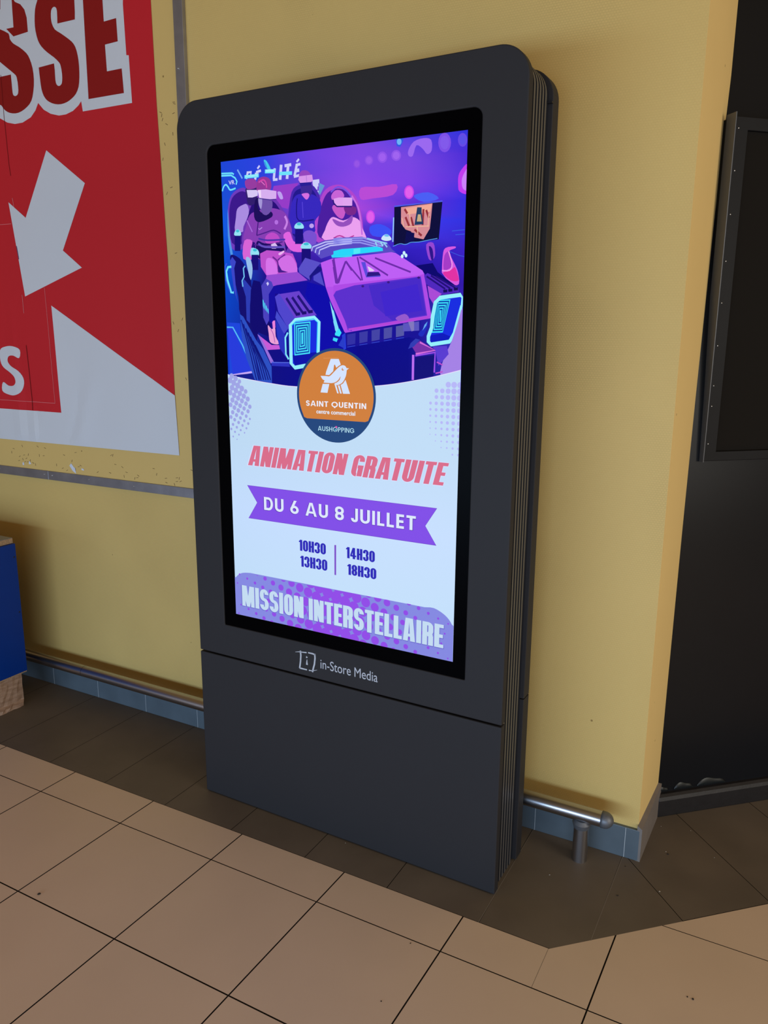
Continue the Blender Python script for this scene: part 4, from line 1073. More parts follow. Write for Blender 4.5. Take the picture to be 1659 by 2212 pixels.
["p",[160,165,230],[654,6116,648,6144,631,6165,606,6177,578,6177,553,6165,535,6144,529,6116,535,6089,553,6067,578,6055,606,6055,631,6067,648,6089]],
["p",[160,165,230],[780,6190,774,6216,758,6237,734,6248,707,6248,684,6237,667,6216,661,6190,667,6165,684,6144,707,6133,734,6133,758,6144,774,6165]],
["p",[160,165,230],[202,6039,195,6071,175,6096,146,6110,114,6110,85,6096,64,6071,57,6039,64,6008,85,5983,114,5969,146,5969,175,5983,195,6008]],
["p",[160,165,230],[329,6112,322,6142,303,6166,275,6180,244,6180,216,6166,197,6142,190,6112,197,6082,216,6058,244,6044,275,6044,303,6058,322,6082]],
["p",[160,165,230],[455,6181,448,6209,430,6232,403,6245,374,6245,348,6232,329,6209,323,6181,329,6152,348,6129,374,6116,403,6116,430,6129,448,6152]],
["p",[160,165,230],[583,6248,577,6274,561,6294,537,6306,510,6306,487,6294,470,6274,464,6248,470,6222,487,6201,510,6190,537,6190,561,6201,577,6222]],
["p",[160,165,230],[711,6317,705,6341,690,6361,667,6372,642,6372,620,6361,604,6341,599,6317,604,6293,620,6273,642,6262,667,6262,690,6273,705,6293]],
["p",[160,165,230],[127,6171,121,6199,103,6222,76,6235,47,6235,20,6222,2,6199,0,6190,0,6151,2,6142,20,6119,47,6106,76,6106,103,6119,121,6142]],
["p",[160,165,230],[256,6241,250,6269,231,6292,205,6305,176,6305,149,6292,131,6269,124,6241,131,6212,149,6189,176,6176,205,6176,231,6189,250,6212]],
["p",[160,165,230],[386,6311,380,6338,362,6360,337,6372,309,6372,284,6360,267,6338,260,6311,267,6283,284,6262,309,6249,337,6249,362,6262,380,6283]],
["p",[160,165,230],[510,6379,504,6403,489,6423,466,6434,441,6434,419,6423,403,6403,398,6379,403,6355,419,6335,441,6324,466,6324,489,6335,504,6355]],
["p",[160,165,230],[638,6450,633,6472,619,6489,600,6499,578,6499,558,6489,544,6472,539,6450,544,6429,558,6412,578,6402,600,6402,619,6412,633,6429]],
["p",[160,165,230],[744,6520,740,6534,731,6545,718,6552,703,6552,690,6545,681,6534,678,6520,681,6505,690,6494,703,6487,718,6487,731,6494,740,6505]],
["p",[160,165,230],[185,6370,179,6396,162,6417,138,6428,112,6428,88,6417,72,6396,66,6370,72,6344,88,6324,112,6312,138,6312,162,6324,179,6344]],
["p",[160,165,230],[312,6440,306,6464,290,6484,268,6495,243,6495,220,6484,205,6464,199,6440,205,6416,220,6396,243,6385,268,6385,290,6396,306,6416]],
["p",[160,165,230],[436,6511,431,6532,418,6549,398,6559,376,6559,356,6549,342,6532,337,6511,342,6489,356,6472,376,6462,398,6462,418,6472,431,6489]],
["p",[160,165,230],[562,6580,558,6598,546,6613,528,6621,509,6621,492,6613,480,6598,476,6580,480,6561,492,6546,509,6538,528,6538,546,6546,558,6561]],
["p",[160,165,230],[690,6647,686,6664,675,6678,659,6686,642,6686,626,6678,615,6664,611,6647,615,6630,626,6616,642,6609,659,6609,675,6616,686,6630]],
["p",[160,165,230],[114,6503,109,6527,93,6547,71,6557,46,6557,23,6547,8,6527,2,6503,8,6478,23,6459,46,6448,71,6448,93,6459,109,6478]],
["p",[160,165,230],[235,6569,231,6590,217,6608,197,6617,175,6617,155,6608,141,6590,136,6569,141,6547,155,6530,175,6521,197,6521,217,6530,231,6547]],
["p",[160,165,230],[366,6638,361,6658,348,6674,330,6683,309,6683,291,6674,278,6658,273,6638,278,6618,291,6602,309,6593,330,6593,348,6602,361,6618]],
["p",[160,165,230],[492,6710,488,6727,477,6741,461,6748,443,6748,427,6741,416,6727,412,6710,416,6692,427,6679,443,6671,461,6671,477,6679,488,6692]],
["p",[160,165,230],[617,6778,614,6793,605,6804,592,6810,577,6810,564,6804,554,6793,551,6778,554,6764,564,6752,577,6746,592,6746,605,6752,614,6764]],
["p",[160,165,230],[165,6701,161,6719,149,6734,132,6743,113,6743,96,6734,84,6719,79,6701,84,6682,96,6667,113,6659,132,6659,149,6667,161,6682]],
["p",[160,165,230],[291,6771,287,6789,276,6802,260,6810,243,6810,227,6802,216,6789,212,6771,216,6754,227,6740,243,6733,260,6733,276,6740,287,6754]],
["p",[160,165,230],[418,6840,414,6855,405,6866,392,6872,377,6872,364,6866,355,6855,352,6840,355,6826,364,6815,377,6808,392,6808,405,6815,414,6826]],
["p",[160,165,230],[538,6905,535,6915,529,6924,520,6928,509,6928,500,6924,494,6915,491,6905,494,6895,500,6887,509,6883,520,6883,529,6887,535,6895]],
["p",[160,165,230],[95,6828,91,6844,81,6857,67,6864,50,6864,36,6857,26,6844,22,6828,26,6813,36,6800,50,6793,67,6793,81,6800,91,6813]],
["p",[160,165,230],[216,6900,213,6915,204,6926,191,6933,176,6933,163,6926,154,6915,150,6900,154,6886,163,6875,176,6868,191,6868,204,6875,213,6886]],
["p",[160,165,230],[344,6968,341,6980,334,6989,323,6994,311,6994,301,6989,293,6980,291,6968,293,6957,301,6947,311,6942,323,6942,334,6947,341,6957]],
["p",[160,165,230],[141,7032,139,7043,131,7052,121,7057,109,7057,98,7052,91,7043,88,7032,91,7020,98,7011,109,7006,121,7006,131,7011,139,7020]],
["p",[160,165,230],[264,7100,262,7108,257,7115,250,7118,242,7118,235,7115,230,7108,228,7100,230,7093,235,7086,242,7083,250,7083,257,7086,262,7093]],
["p",[184,184,248],[6850,7054,6837,7054,6825,7048,6817,7038,6814,7025,6817,7012,6825,7002,6837,6996,6850,6996]],
["p",[184,184,248],[6718,7025,6716,7035,6710,7043,6700,7048,6690,7048,6680,7043,6674,7035,6672,7025,6674,7015,6680,7007,6690,7002,6700,7002,6710,7007,6716,7015]],
["p",[184,184,248],[6850,6911,6836,6911,6822,6905,6813,6893,6810,6878,6813,6863,6822,6851,6836,6845,6850,6845]],
["p",[184,184,248],[6723,6878,6720,6890,6712,6900,6701,6905,6689,6905,6678,6900,6670,6890,6667,6878,6670,6866,6678,6856,6689,6851,6701,6851,6712,6856,6720,6866]],
["p",[184,184,248],[6569,6878,6566,6888,6560,6895,6551,6900,6542,6900,6533,6895,6527,6888,6524,6878,6527,6868,6533,6861,6542,6856,6551,6856,6560,6861,6566,6868]],
["p",[184,184,248],[6414,6878,6413,6885,6408,6891,6402,6894,6394,6894,6388,6891,6383,6885,6382,6878,6383,6871,6388,6865,6394,6862,6402,6862,6408,6865,6413,6871]],
["p",[184,184,248],[6850,6769,6835,6769,6820,6761,6809,6748,6805,6731,6809,6714,6820,6701,6835,6693,6850,6693]],
["p",[184,184,248],[6728,6731,6724,6745,6715,6756,6702,6763,6688,6763,6675,6756,6666,6745,6662,6731,6666,6717,6675,6706,6688,6699,6702,6699,6715,6706,6724,6717]],
["p",[184,184,248],[6573,6731,6570,6743,6563,6752,6552,6757,6541,6757,6530,6752,6523,6743,6520,6731,6523,6719,6530,6710,6541,6705,6552,6705,6563,6710,6570,6719]],
["p",[184,184,248],[6419,6731,6417,6740,6411,6747,6403,6751,6393,6751,6385,6747,6379,6740,6377,6731,6379,6722,6385,6715,6393,6711,6403,6711,6411,6715,6417,6722]],
["p",[184,184,248],[6264,6731,6263,6737,6259,6742,6253,6745,6246,6745,6240,6742,6236,6737,6235,6731,6236,6725,6240,6720,6246,6717,6253,6717,6259,6720,6263,6725]],
["p",[184,184,248],[6850,6626,6834,6626,6817,6618,6805,6603,6801,6584,6805,6565,6817,6550,6834,6542,6850,6542]],
["p",[184,184,248],[6732,6584,6728,6600,6718,6613,6703,6620,6687,6620,6672,6613,6662,6600,6658,6584,6662,6568,6672,6555,6687,6548,6703,6548,6718,6555,6728,6568]],
["p",[184,184,248],[6578,6584,6575,6598,6566,6608,6553,6614,6540,6614,6527,6608,6518,6598,6515,6584,6518,6570,6527,6560,6540,6554,6553,6554,6566,6560,6575,6570]],
["p",[184,184,248],[6423,6584,6421,6595,6414,6604,6404,6609,6392,6609,6382,6604,6375,6595,6373,6584,6375,6573,6382,6564,6392,6559,6404,6559,6414,6564,6421,6573]],
["p",[184,184,248],[6269,6584,6267,6592,6261,6599,6254,6603,6245,6603,6238,6599,6232,6592,6230,6584,6232,6576,6238,6569,6245,6565,6254,6565,6261,6569,6267,6576]],
["p",[184,184,248],[6114,6584,6113,6590,6109,6594,6104,6597,6098,6597,6093,6594,6089,6590,6088,6584,6089,6578,6093,6574,6098,6571,6104,6571,6109,6574,6113,6578]],
["p",[184,184,248],[6850,6483,6833,6483,6814,6474,6801,6458,6796,6437,6801,6416,6814,6400,6833,6391,6850,6391]],
["p",[184,184,248],[6737,6437,6732,6455,6721,6470,6704,6478,6686,6478,6669,6470,6658,6455,6653,6437,6658,6419,6669,6404,6686,6396,6704,6396,6721,6404,6732,6419]],
["p",[184,184,248],[6582,6437,6579,6452,6569,6465,6554,6472,6539,6472,6524,6465,6514,6452,6511,6437,6514,6422,6524,6409,6539,6402,6554,6402,6569,6409,6579,6422]],
["p",[184,184,248],[6428,6437,6425,6450,6417,6460,6405,6466,6391,6466,6379,6460,6371,6450,6368,6437,6371,6424,6379,6414,6391,6408,6405,6408,6417,6414,6425,6424]],
["p",[184,184,248],[6273,6437,6271,6447,6264,6456,6255,6460,6244,6460,6235,6456,6228,6447,6226,6437,6228,6427,6235,6418,6244,6414,6255,6414,6264,6418,6271,6427]],
["p",[184,184,248],[6119,6437,6117,6445,6112,6451,6105,6454,6097,6454,6090,6451,6085,6445,6083,6437,6085,6429,6090,6423,6097,6420,6105,6420,6112,6423,6117,6429]],
["p",[184,184,248],[6850,6341,6832,6341,6811,6331,6797,6313,6791,6290,6797,6267,6811,6249,6832,6239,6850,6239]],
["p",[184,184,248],[6741,6290,6737,6310,6724,6326,6705,6335,6685,6335,6666,6326,6653,6310,6649,6290,6653,6270,6666,6254,6685,6245,6705,6245,6724,6254,6737,6270]],
["p",[184,184,248],[6587,6290,6583,6307,6572,6321,6555,6329,6538,6329,6521,6321,6510,6307,6506,6290,6510,6273,6521,6259,6538,6251,6555,6251,6572,6259,6583,6273]],
["p",[184,184,248],[6432,6290,6429,6305,6419,6317,6406,6323,6390,6323,6377,6317,6367,6305,6364,6290,6367,6275,6377,6263,6390,6257,6406,6257,6419,6263,6429,6275]],
["p",[184,184,248],[6278,6290,6275,6302,6267,6312,6256,6318,6243,6318,6232,6312,6224,6302,6221,6290,6224,6278,6232,6268,6243,6262,6256,6262,6267,6268,6275,6278]],
["p",[184,184,248],[6123,6290,6121,6300,6115,6307,6106,6312,6096,6312,6087,6307,6081,6300,6079,6290,6081,6280,6087,6273,6096,6268,6106,6268,6115,6273,6121,6280]],
["p",[184,184,248],[6850,6198,6831,6198,6808,6187,6793,6168,6787,6143,6793,6118,6808,6099,6831,6088,6850,6088]],
["p",[184,184,248],[6746,6143,6741,6165,6727,6183,6706,6192,6684,6192,6663,6183,6649,6165,6644,6143,6649,6121,6663,6103,6684,6094,6706,6094,6727,6103,6741,6121]],
["p",[184,184,248],[6591,6143,6587,6162,6574,6178,6556,6187,6537,6187,6519,6178,6506,6162,6502,6143,6506,6124,6519,6108,6537,6099,6556,6099,6574,6108,6587,6124]],
["p",[184,184,248],[6437,6143,6433,6160,6422,6173,6407,6181,6389,6181,6374,6173,6363,6160,6359,6143,6363,6126,6374,6113,6389,6105,6407,6105,6422,6113,6433,6126]],
["p",[184,184,248],[6282,6143,6279,6157,6270,6169,6257,6175,6242,6175,6229,6169,6220,6157,6217,6143,6220,6129,6229,6117,6242,6111,6257,6111,6270,6117,6279,6129]],
["p",[184,184,248],[6128,6143,6125,6155,6118,6164,6107,6169,6095,6169,6084,6164,6077,6155,6074,6143,6077,6131,6084,6122,6095,6117,6107,6117,6118,6122,6125,6131]],
["p",[184,184,248],[6850,6056,6830,6056,6805,6044,6788,6023,6782,5996,6788,5969,6805,5948,6830,5936,6850,5936]],
["p",[184,184,248],[6750,5996,6745,6020,6729,6039,6707,6050,6683,6050,6661,6039,6645,6020,6640,5996,6645,5972,6661,5953,6683,5942,6707,5942,6729,5953,6745,5972]],
["p",[184,184,248],[6596,5996,6591,6017,6577,6034,6557,6044,6536,6044,6516,6034,6502,6017,6497,5996,6502,5975,6516,5958,6536,5948,6557,5948,6577,5958,6591,5975]],
["p",[184,184,248],[6441,5996,6437,6015,6425,6030,6408,6038,6388,6038,6371,6030,6359,6015,6355,5996,6359,5977,6371,5962,6388,5954,6408,5954,6425,5962,6437,5977]],
["p",[184,184,248],[6287,5996,6283,6012,6273,6025,6258,6032,6241,6032,6226,6025,6216,6012,6212,5996,6216,5980,6226,5967,6241,5960,6258,5960,6273,5967,6283,5980]],
["p",[184,184,248],[6132,5996,6129,6010,6121,6021,6108,6027,6094,6027,6081,6021,6073,6010,6070,5996,6073,5982,6081,5971,6094,5965,6108,5965,6121,5971,6129,5982]],
["p",[184,184,248],[6850,5913,6829,5913,6803,5900,6784,5877,6778,5849,6784,5821,6803,5798,6829,5785,6850,5785]],
["p",[184,184,248],[6755,5849,6749,5875,6732,5896,6708,5907,6682,5907,6658,5896,6641,5875,6635,5849,6641,5823,6658,5802,6682,5791,6708,5791,6732,5802,6749,5823]],
["p",[184,184,248],[6600,5849,6595,5872,6580,5891,6558,5901,6535,5901,6513,5891,6498,5872,6493,5849,6498,5826,6513,5807,6535,5797,6558,5797,6580,5807,6595,5826]],
["p",[184,184,248],[6446,5849,6441,5870,6428,5886,6409,5896,6387,5896,6368,5886,6355,5870,6350,5849,6355,5828,6368,5812,6387,5802,6409,5802,6428,5812,6441,5828]],
["p",[184,184,248],[6291,5849,6287,5867,6276,5882,6259,5890,6240,5890,6223,5882,6212,5867,6208,5849,6212,5831,6223,5816,6240,5808,6259,5808,6276,5816,6287,5831]],
["p",[184,184,248],[6137,5849,6133,5865,6123,5877,6109,5884,6093,5884,6079,5877,6069,5865,6065,5849,6069,5833,6079,5821,6093,5814,6109,5814,6123,5821,6133,5833]],
["p",[184,184,248],[6850,5770,6828,5770,6800,5757,6780,5732,6773,5702,6780,5672,6800,5647,6828,5634,6850,5634]],
["p",[184,184,248],[6759,5702,6753,5730,6735,5752,6709,5765,6681,5765,6655,5752,6637,5730,6631,5702,6637,5674,6655,5652,6681,5639,6709,5639,6735,5652,6753,5674]],
["p",[184,184,248],[6605,5702,6599,5727,6583,5748,6559,5759,6534,5759,6510,5748,6494,5727,6488,5702,6494,5677,6510,5656,6534,5645,6559,5645,6583,5656,6599,5677]],
["p",[184,184,248],[6450,5702,6445,5725,6431,5743,6410,5753,6386,5753,6365,5743,6351,5725,6346,5702,6351,5679,6365,5661,6386,5651,6410,5651,6431,5661,6445,5679]],
["p",[184,184,248],[6296,5702,6291,5722,6278,5738,6260,5747,6239,5747,6221,5738,6208,5722,6203,5702,6208,5682,6221,5666,6239,5657,6260,5657,6278,5666,6291,5682]],
["p",[184,184,248],[6850,5624,6828,5624,6799,5611,6780,5586,6772,5555,6780,5524,6799,5499,6828,5486,6850,5486]],
["p",[184,184,248],[6764,5555,6757,5585,6738,5609,6710,5622,6680,5622,6652,5609,6633,5585,6626,5555,6633,5525,6652,5501,6680,5488,6710,5488,6738,5501,6757,5525]],
["p",[184,184,248],[6609,5555,6603,5582,6586,5604,6560,5616,6533,5616,6507,5604,6490,5582,6484,5555,6490,5528,6507,5506,6533,5494,6560,5494,6586,5506,6603,5528]],
["p",[184,184,248],[6455,5555,6449,5580,6433,5599,6411,5610,6385,5610,6363,5599,6347,5580,6341,5555,6347,5530,6363,5511,6385,5500,6411,5500,6433,5511,6449,5530]],
["p",[184,184,248],[6300,5555,6295,5577,6281,5595,6261,5605,6238,5605,6218,5595,6204,5577,6199,5555,6204,5533,6218,5515,6238,5505,6261,5505,6281,5515,6295,5533]],
["p",[184,184,248],[6850,5477,6828,5477,6799,5464,6780,5439,6772,5408,6780,5377,6799,5352,6828,5339,6850,5339]],
["p",[184,184,248],[6766,5408,6759,5439,6739,5464,6711,5477,6679,5477,6651,5464,6631,5439,6624,5408,6631,5377,6651,5352,6679,5339,6711,5339,6739,5352,6759,5377]],
["p",[184,184,248],[6614,5408,6607,5437,6588,5461,6561,5474,6532,5474,6505,5461,6486,5437,6479,5408,6486,5379,6505,5355,6532,5342,6561,5342,6588,5355,6607,5379]],
["p",[38,72,125],[4623,5793,4619,5895,4605,5997,4583,6096,4552,6194,4513,6289,4466,6380,4411,6466,4348,6547,4279,6623,4204,6692,4122,6754,4036,6809,3945,6856,3851,6896,3753,6926,3653,6949,3552,6962,3449,6966,3347,6962,3245,6949,3146,6926,3048,6896,2953,6856,2862,6809,2776,6754,2695,6692,2619,6623,2550,6547,2488,6466,2433,6380,2386,6289,2346,6194,2316,6096,2293,5997,2280,5895,2276,5793,2280,5690,2293,5589,2316,5489,2346,5391,2386,5297,2433,5206,2488,5120,2550,5038,2619,4963,2695,4894,2776,4831,2862,4776,2953,4729,3048,4690,3146,4659,3245,4637,3347,4623,3449,4619,3552,4623,3653,4637,3753,4659,3851,4690,3945,4729,4036,4776,4122,4831,4204,4894,4279,4963,4348,5038,4411,5120,4466,5206,4513,5297,4552,5391,4583,5489,4605,5589,4619,5690]],
["p",[209,128,62],[2461,6296,2436,6244,2414,6190,2395,6135,2378,6080,2365,6023,2354,5966,2347,5909,2342,5851,2341,5793,2342,5735,2347,5677,2354,5619,2365,5562,2378,5506,2395,5450,2414,5395,2436,5342,2461,5289,2489,5238,2519,5189,2552,5141,2588,5095,2625,5051,2665,5009,2707,4969,2752,4931,2798,4896,2845,4863,2895,4833,2946,4805,2998,4780,3052,4758,3107,4738,3162,4722,3219,4708,3276,4698,3333,4690,3391,4686,3449,4684,3507,4686,3565,4690,3623,4698,3680,4708,3736,4722,3792,4738,3847,4758,3900,4780,3953,4805,4004,4833,4053,4863,4101,4896,4147,4931,4191,4969,4233,5009,4273,5051,4311,5095,4346,5141,4379,5189,4409,5238,4437,5289,4462,5342,4484,5395,4504,5450,4520,5506,4534,5562,4544,5619,4552,5677,4556,5735,4558,5793,4556,5851,4552,5909,4544,5966,4534,6023,4520,6080,4504,6135,4484,6190,4462,6244,4437,6296,4407,6367,4317,6397,2581,6397,2491,6367]],
["p",[213,228,255],[3321,4883,3557,4880,3616,5016,3556,5047,3483,5097,3447,5023,3420,5024,3391,5182,3271,5283,3161,5278,3180,5202]],
["p",[209,128,62],[3444,5023,3479,5097,3391,5182,3410,5106]],
["p",[213,228,255],[3075,5505,3273,5502,3215,5725,3007,5721]],
["p",[213,228,255],[3752,5383,3882,5724,3678,5729,3607,5515,3680,5475]],
["p",[213,228,255],[3420,5483,3480,5519,3551,5724,3506,5725]],
["p",[213,228,255],[3525,5532,3576,5526,3642,5725,3593,5727]],
["p",[213,228,255],[3012,5309,3058,5308,3122,5308,3179,5307,3219,5311,3252,5315,3290,5305,3337,5272,3388,5225,3437,5181,3482,5141,3525,5104,3565,5073,3601,5052,3633,5039,3664,5031,3694,5031,3722,5037,3745,5048,3762,5064,3775,5084,3784,5099,3855,5102,3789,5146,3789,5146,3785,5177,3780,5221,3771,5263,3759,5300,3743,5335,3725,5369,3704,5402,3680,5434,3653,5461,3620,5483,3585,5500,3553,5512,3526,5520,3502,5522,3480,5519,3456,5504,3432,5483,3416,5468,3325,5479,3103,5474,3132,5415,3132,5415,3103,5407,3067,5389,3036,5347,3012,5309]],
["p",[209,128,62],[3608,5304,3608,5321,3597,5355,3581,5388,3560,5411,3535,5432,3508,5450,3476,5465,3442,5476,3416,5483,3401,5483,3395,5478,3398,5471,3416,5464,3443,5455,3471,5443,3496,5428,3521,5410,3544,5389,3570,5357,3594,5321]],
["p",[209,128,62],[3711,5127,3709,5140,3701,5151,3690,5159,3676,5162,3663,5159,3651,5152,3644,5141,3641,5129,3644,5116,3651,5104,3663,5097,3676,5094,3690,5096,3701,5103,3709,5114]],
["p",[213,228,255],[3714,5117,3712,5125,3707,5133,3699,5138,3691,5140,3682,5138,3674,5133,3669,5126,3668,5118,3669,5109,3674,5102,3682,5097,3691,5095,3700,5096,3707,5101,3712,5108]],
["l",[225,150,90],10,[3101,4871,3539,4850]],
["t","g","SAINT QUENTIN",[235,240,255],[2559,5939,4348,6094],0,18],
["t","f","centre commercial",[225,238,255],[2873,6152,4032,6258],0,2],
["t","g","AUSHOPPING",[190,235,250],[2916,6574,4000,6692],0,13],
["p",[215,90,170],[3504,6569,3501,6578,3494,6586,3484,6591,3471,6594,3459,6593,3449,6588,3442,6581,3440,6572,3442,6563,3449,6555,3460,6550,3472,6547,3484,6548,3494,6553,3501,6560]],
["p",[40,72,125],[3471,6645,3469,6661,3463,6674,3454,6684,3443,6688,3432,6685,3423,6677,3417,6664,3415,6648,3418,6632,3424,6619,3433,6609,3444,6606,3454,6608,3463,6616,3469,6629]],
["p",[110,200,230],[3460,6646,3459,6656,3455,6666,3450,6672,3443,6675,3437,6673,3431,6667,3428,6658,3427,6647,3428,6637,3432,6627,3437,6621,3444,6618,3450,6620,3455,6626,3459,6635]],
["t","a","ANIMATION GRATUITE",[215,225,255],[582,7232,6617,7787],1,4],
["t","a","ANIMATION GRATUITE",[218,110,140],[602,7231,6617,7783],1,0],
["p",[115,70,200],[551,8344,6335,8349,6027,8823,6335,9279,565,9275,881,8803]],
["p",[130,80,232],[566,8354,6320,8358,6016,8825,6319,9266,580,9265,896,8801]],
["t","g","DU 6 AU 8 JUILLET",[85,55,170],[1097,8624,5775,8988],0,21],
["t","g","DU 6 AU 8 JUILLET",[222,232,252],[1117,8614,5766,8975],0,18],
["t","a","10H30",[48,44,185],[2259,9662,3125,9967],0,0],
["t","a","13H30",[48,44,185],[2297,10102,3166,10408],0,0],
["t","a","14H30",[48,44,185],[3752,9659,4616,9959],0,0],
["t","a","18H30",[48,44,185],[3791,10113,4661,10405],0,0],
["p",[125,75,200],[3393,9662,3447,9655,3441,10477,3390,10476]],
["p",[134,138,226],[0,11084,54,11059,85,11023,125,10989,171,10958,226,10927,292,10902,386,10883,490,10870,565,10862,6049,10899,6049,10899,6115,10889,6208,10876,6301,10876,6388,10898,6475,10933,6553,10972,6617,11011,6673,11054,6721,11100,6764,11153,6799,11208,6850,11246,6850,12180,0,12180]],
["p",[146,78,232],[5675,10890,5670,10894,5656,10915,5635,10929,5611,10933,5586,10929,5565,10915,5551,10894,5547,10890,5551,10890,5565,10890,5586,10890,5611,10890,5635,10890,5656,10890,5670,10890]],
["p",[146,78,232],[5935,10955,5931,10975,5920,10992,5903,11003,5884,11007,5864,11003,5847,10992,5836,10975,5832,10955,5836,10936,5847,10919,5864,10908,5884,10904,5903,10908,5920,10919,5931,10936]],
["p",[146,78,232],[6197,11041,6194,11057,6185,11070,6172,11079,6157,11082,6141,11079,6128,11070,6119,11057,6116,11041,6119,11026,6128,11013,6141,11004,6157,11001,6172,11004,6185,11013,6194,11026]],
["p",[146,78,232],[6461,11127,6458,11139,6451,11149,6441,11156,6430,11158,6418,11156,6408,11149,6401,11139,6399,11127,6401,11116,6408,11106,6418,11099,6430,11097,6441,11099,6451,11106,6458,11116]],
["p",[146,78,232],[6726,11213,6724,11222,6719,11230,6711,11235,6703,11236,6694,11235,6686,11230,6682,11222,6680,11213,6682,11205,6686,11197,6694,11192,6703,11191,6711,11192,6719,11197,6724,11205]],
["p",[146,78,232],[4562,10890,4552,10890,4524,10890,4482,10918,4433,10928,4383,10918,4341,10890,4313,10890,4303,10890,4313,10890,4341,10890,4383,10890,4433,10890,4482,10890,4524,10890,4552,10890]],
["p",[146,78,232],[4820,10890,4811,10928,4786,10965,4749,10990,4706,10998,4662,10990,4625,10965,4600,10928,4592,10890,4600,10890,4625,10890,4662,10890,4706,10890,4749,10890,4786,10890,4811,10890]],
["p",[146,78,232],[5077,10970,5069,11008,5048,11040,5016,11061,4979,11068,4941,11061,4909,11040,4888,11008,4881,10970,4888,10933,4909,10901,4941,10890,4979,10890,5016,10890,5048,10901,5069,10933]],
["p",[146,78,232],[5334,11056,5328,11088,5310,11115,5283,11133,5252,11139,5220,11133,5193,11115,5175,11088,5169,11056,5175,11025,5193,10998,5220,10980,5252,10974,5283,10980,5310,10998,5328,11025]],
["p",[146,78,232],[5593,11142,5588,11169,5573,11191,5551,11206,5525,11211,5498,11206,5476,11191,5462,11169,5456,11142,5462,11116,5476,11094,5498,11079,5525,11074,5551,11079,5573,11094,5588,11116]],
["p",[146,78,232],[5853,11228,5849,11250,5837,11267,5819,11279,5798,11284,5776,11279,5759,11267,5747,11250,5742,11228,5747,11207,5759,11189,5776,11177,5798,11173,5819,11177,5837,11189,5849,11207]],
["p",[146,78,232],[6114,11314,6111,11331,6102,11345,6087,11355,6071,11358,6054,11355,6040,11345,6030,11331,6027,11314,6030,11298,6040,11283,6054,11274,6071,11271,6087,11274,6102,11283,6111,11298]],
["p",[146,78,232],[6377,11400,6375,11413,6367,11424,6357,11432,6344,11434,6331,11432,6320,11424,6313,11413,6310,11400,6313,11387,6320,11377,6331,11369,6344,11367,6357,11369,6367,11377,6375,11387]],
["p",[146,78,232],[6642,11486,6640,11496,6634,11504,6626,11510,6617,11512,6607,11510,6599,11504,6593,11496,6591,11486,6593,11477,6599,11469,6607,11463,6617,11461,6626,11463,6634,11469,6640,11477]],
["p",[146,78,232],[3422,10890,3410,10890,3373,10890,3319,10890,3255,10895,3190,10890,3136,10890,3100,10890,3087,10890,3100,10890,3136,10890,3190,10890,3255,10890,3319,10890,3373,10890,3410,10890]],
["p",[146,78,232],[3695,10890,3682,10890,3646,10932,3592,10968,3528,10981,3464,10968,3409,10932,3373,10890,3360,10890,3373,10890,3409,10890,3464,10890,3528,10890,3592,10890,3646,10890,3682,10890]],
["p",[146,78,232],[3960,10899,3948,10961,3914,11012,3862,11047,3801,11059,3739,11047,3688,11012,3653,10961,3641,10899,3653,10890,3688,10890,3739,10890,3801,10890,3862,10890,3914,10890,3948,10890]],
["p",[146,78,232],[4222,10985,4211,11042,4179,11090,4130,11122,4074,11134,4017,11122,3969,11090,3937,11042,3925,10985,3937,10929,3969,10890,4017,10890,4074,10890,4130,10890,4179,10890,4211,10929]],
["p",[146,78,232],[4481,11071,4471,11123,4442,11166,4398,11195,4347,11206,4295,11195,4252,11166,4223,11123,4212,11071,4223,11020,4252,10976,4295,10947,4347,10937,4398,10947,4442,10976,4471,11020]],
["p",[146,78,232],[4739,11157,4730,11203,4704,11241,4665,11267,4620,11276,4574,11267,4536,11241,4510,11203,4501,11157,4510,11112,4536,11073,4574,11048,4620,11038,4665,11048,4704,11073,4730,11112]],
["p",[146,78,232],[4996,11243,4988,11283,4966,11316,4932,11339,4893,11346,4853,11339,4820,11316,4797,11283,4790,11243,4797,11204,4820,11171,4853,11148,4893,11140,4932,11148,4966,11171,4988,11204]],
["p",[146,78,232],[5253,11329,5246,11363,5228,11391,5199,11410,5166,11417,5132,11410,5104,11391,5085,11363,5078,11329,5085,11296,5104,11268,5132,11249,5166,11242,5199,11249,5228,11268,5246,11296]],
["p",[146,78,232],[5511,11415,5506,11443,5490,11467,5466,11483,5439,11488,5411,11483,5387,11467,5371,11443,5366,11415,5371,11388,5387,11364,5411,11348,5439,11343,5466,11348,5490,11364,5506,11388]],
["p",[146,78,232],[5771,11501,5766,11524,5754,11543,5734,11556,5712,11561,5689,11556,5670,11543,5657,11524,5652,11501,5657,11479,5670,11460,5689,11447,5712,11442,5734,11447,5754,11460,5766,11479]],
["p",[146,78,232],[6032,11587,6028,11605,6018,11621,6003,11631,5985,11635,5967,11631,5951,11621,5941,11605,5937,11587,5941,11569,5951,11554,5967,11544,5985,11540,6003,11544,6018,11554,6028,11569]],
["p",[146,78,232],[6294,11673,6292,11687,6284,11699,6272,11707,6258,11710,6244,11707,6232,11699,6224,11687,6221,11673,6224,11659,6232,11647,6244,11639,6258,11637,6272,11639,6284,11647,6292,11659]],
["p",[146,78,232],[6558,11759,6556,11770,6550,11779,6541,11785,6531,11787,6520,11785,6511,11779,6505,11770,6503,11759,6505,11749,6511,11740,6520,11734,6531,11732,6541,11734,6550,11740,6556,11749]],
["p",[146,78,232],[2768,10890,2757,10890,2725,10931,2678,10963,2623,10974,2567,10963,2520,10931,2488,10890,2477,10890,2488,10890,2520,10890,2567,10890,2623,10890,2678,10890,2725,10890,2757,10890]],
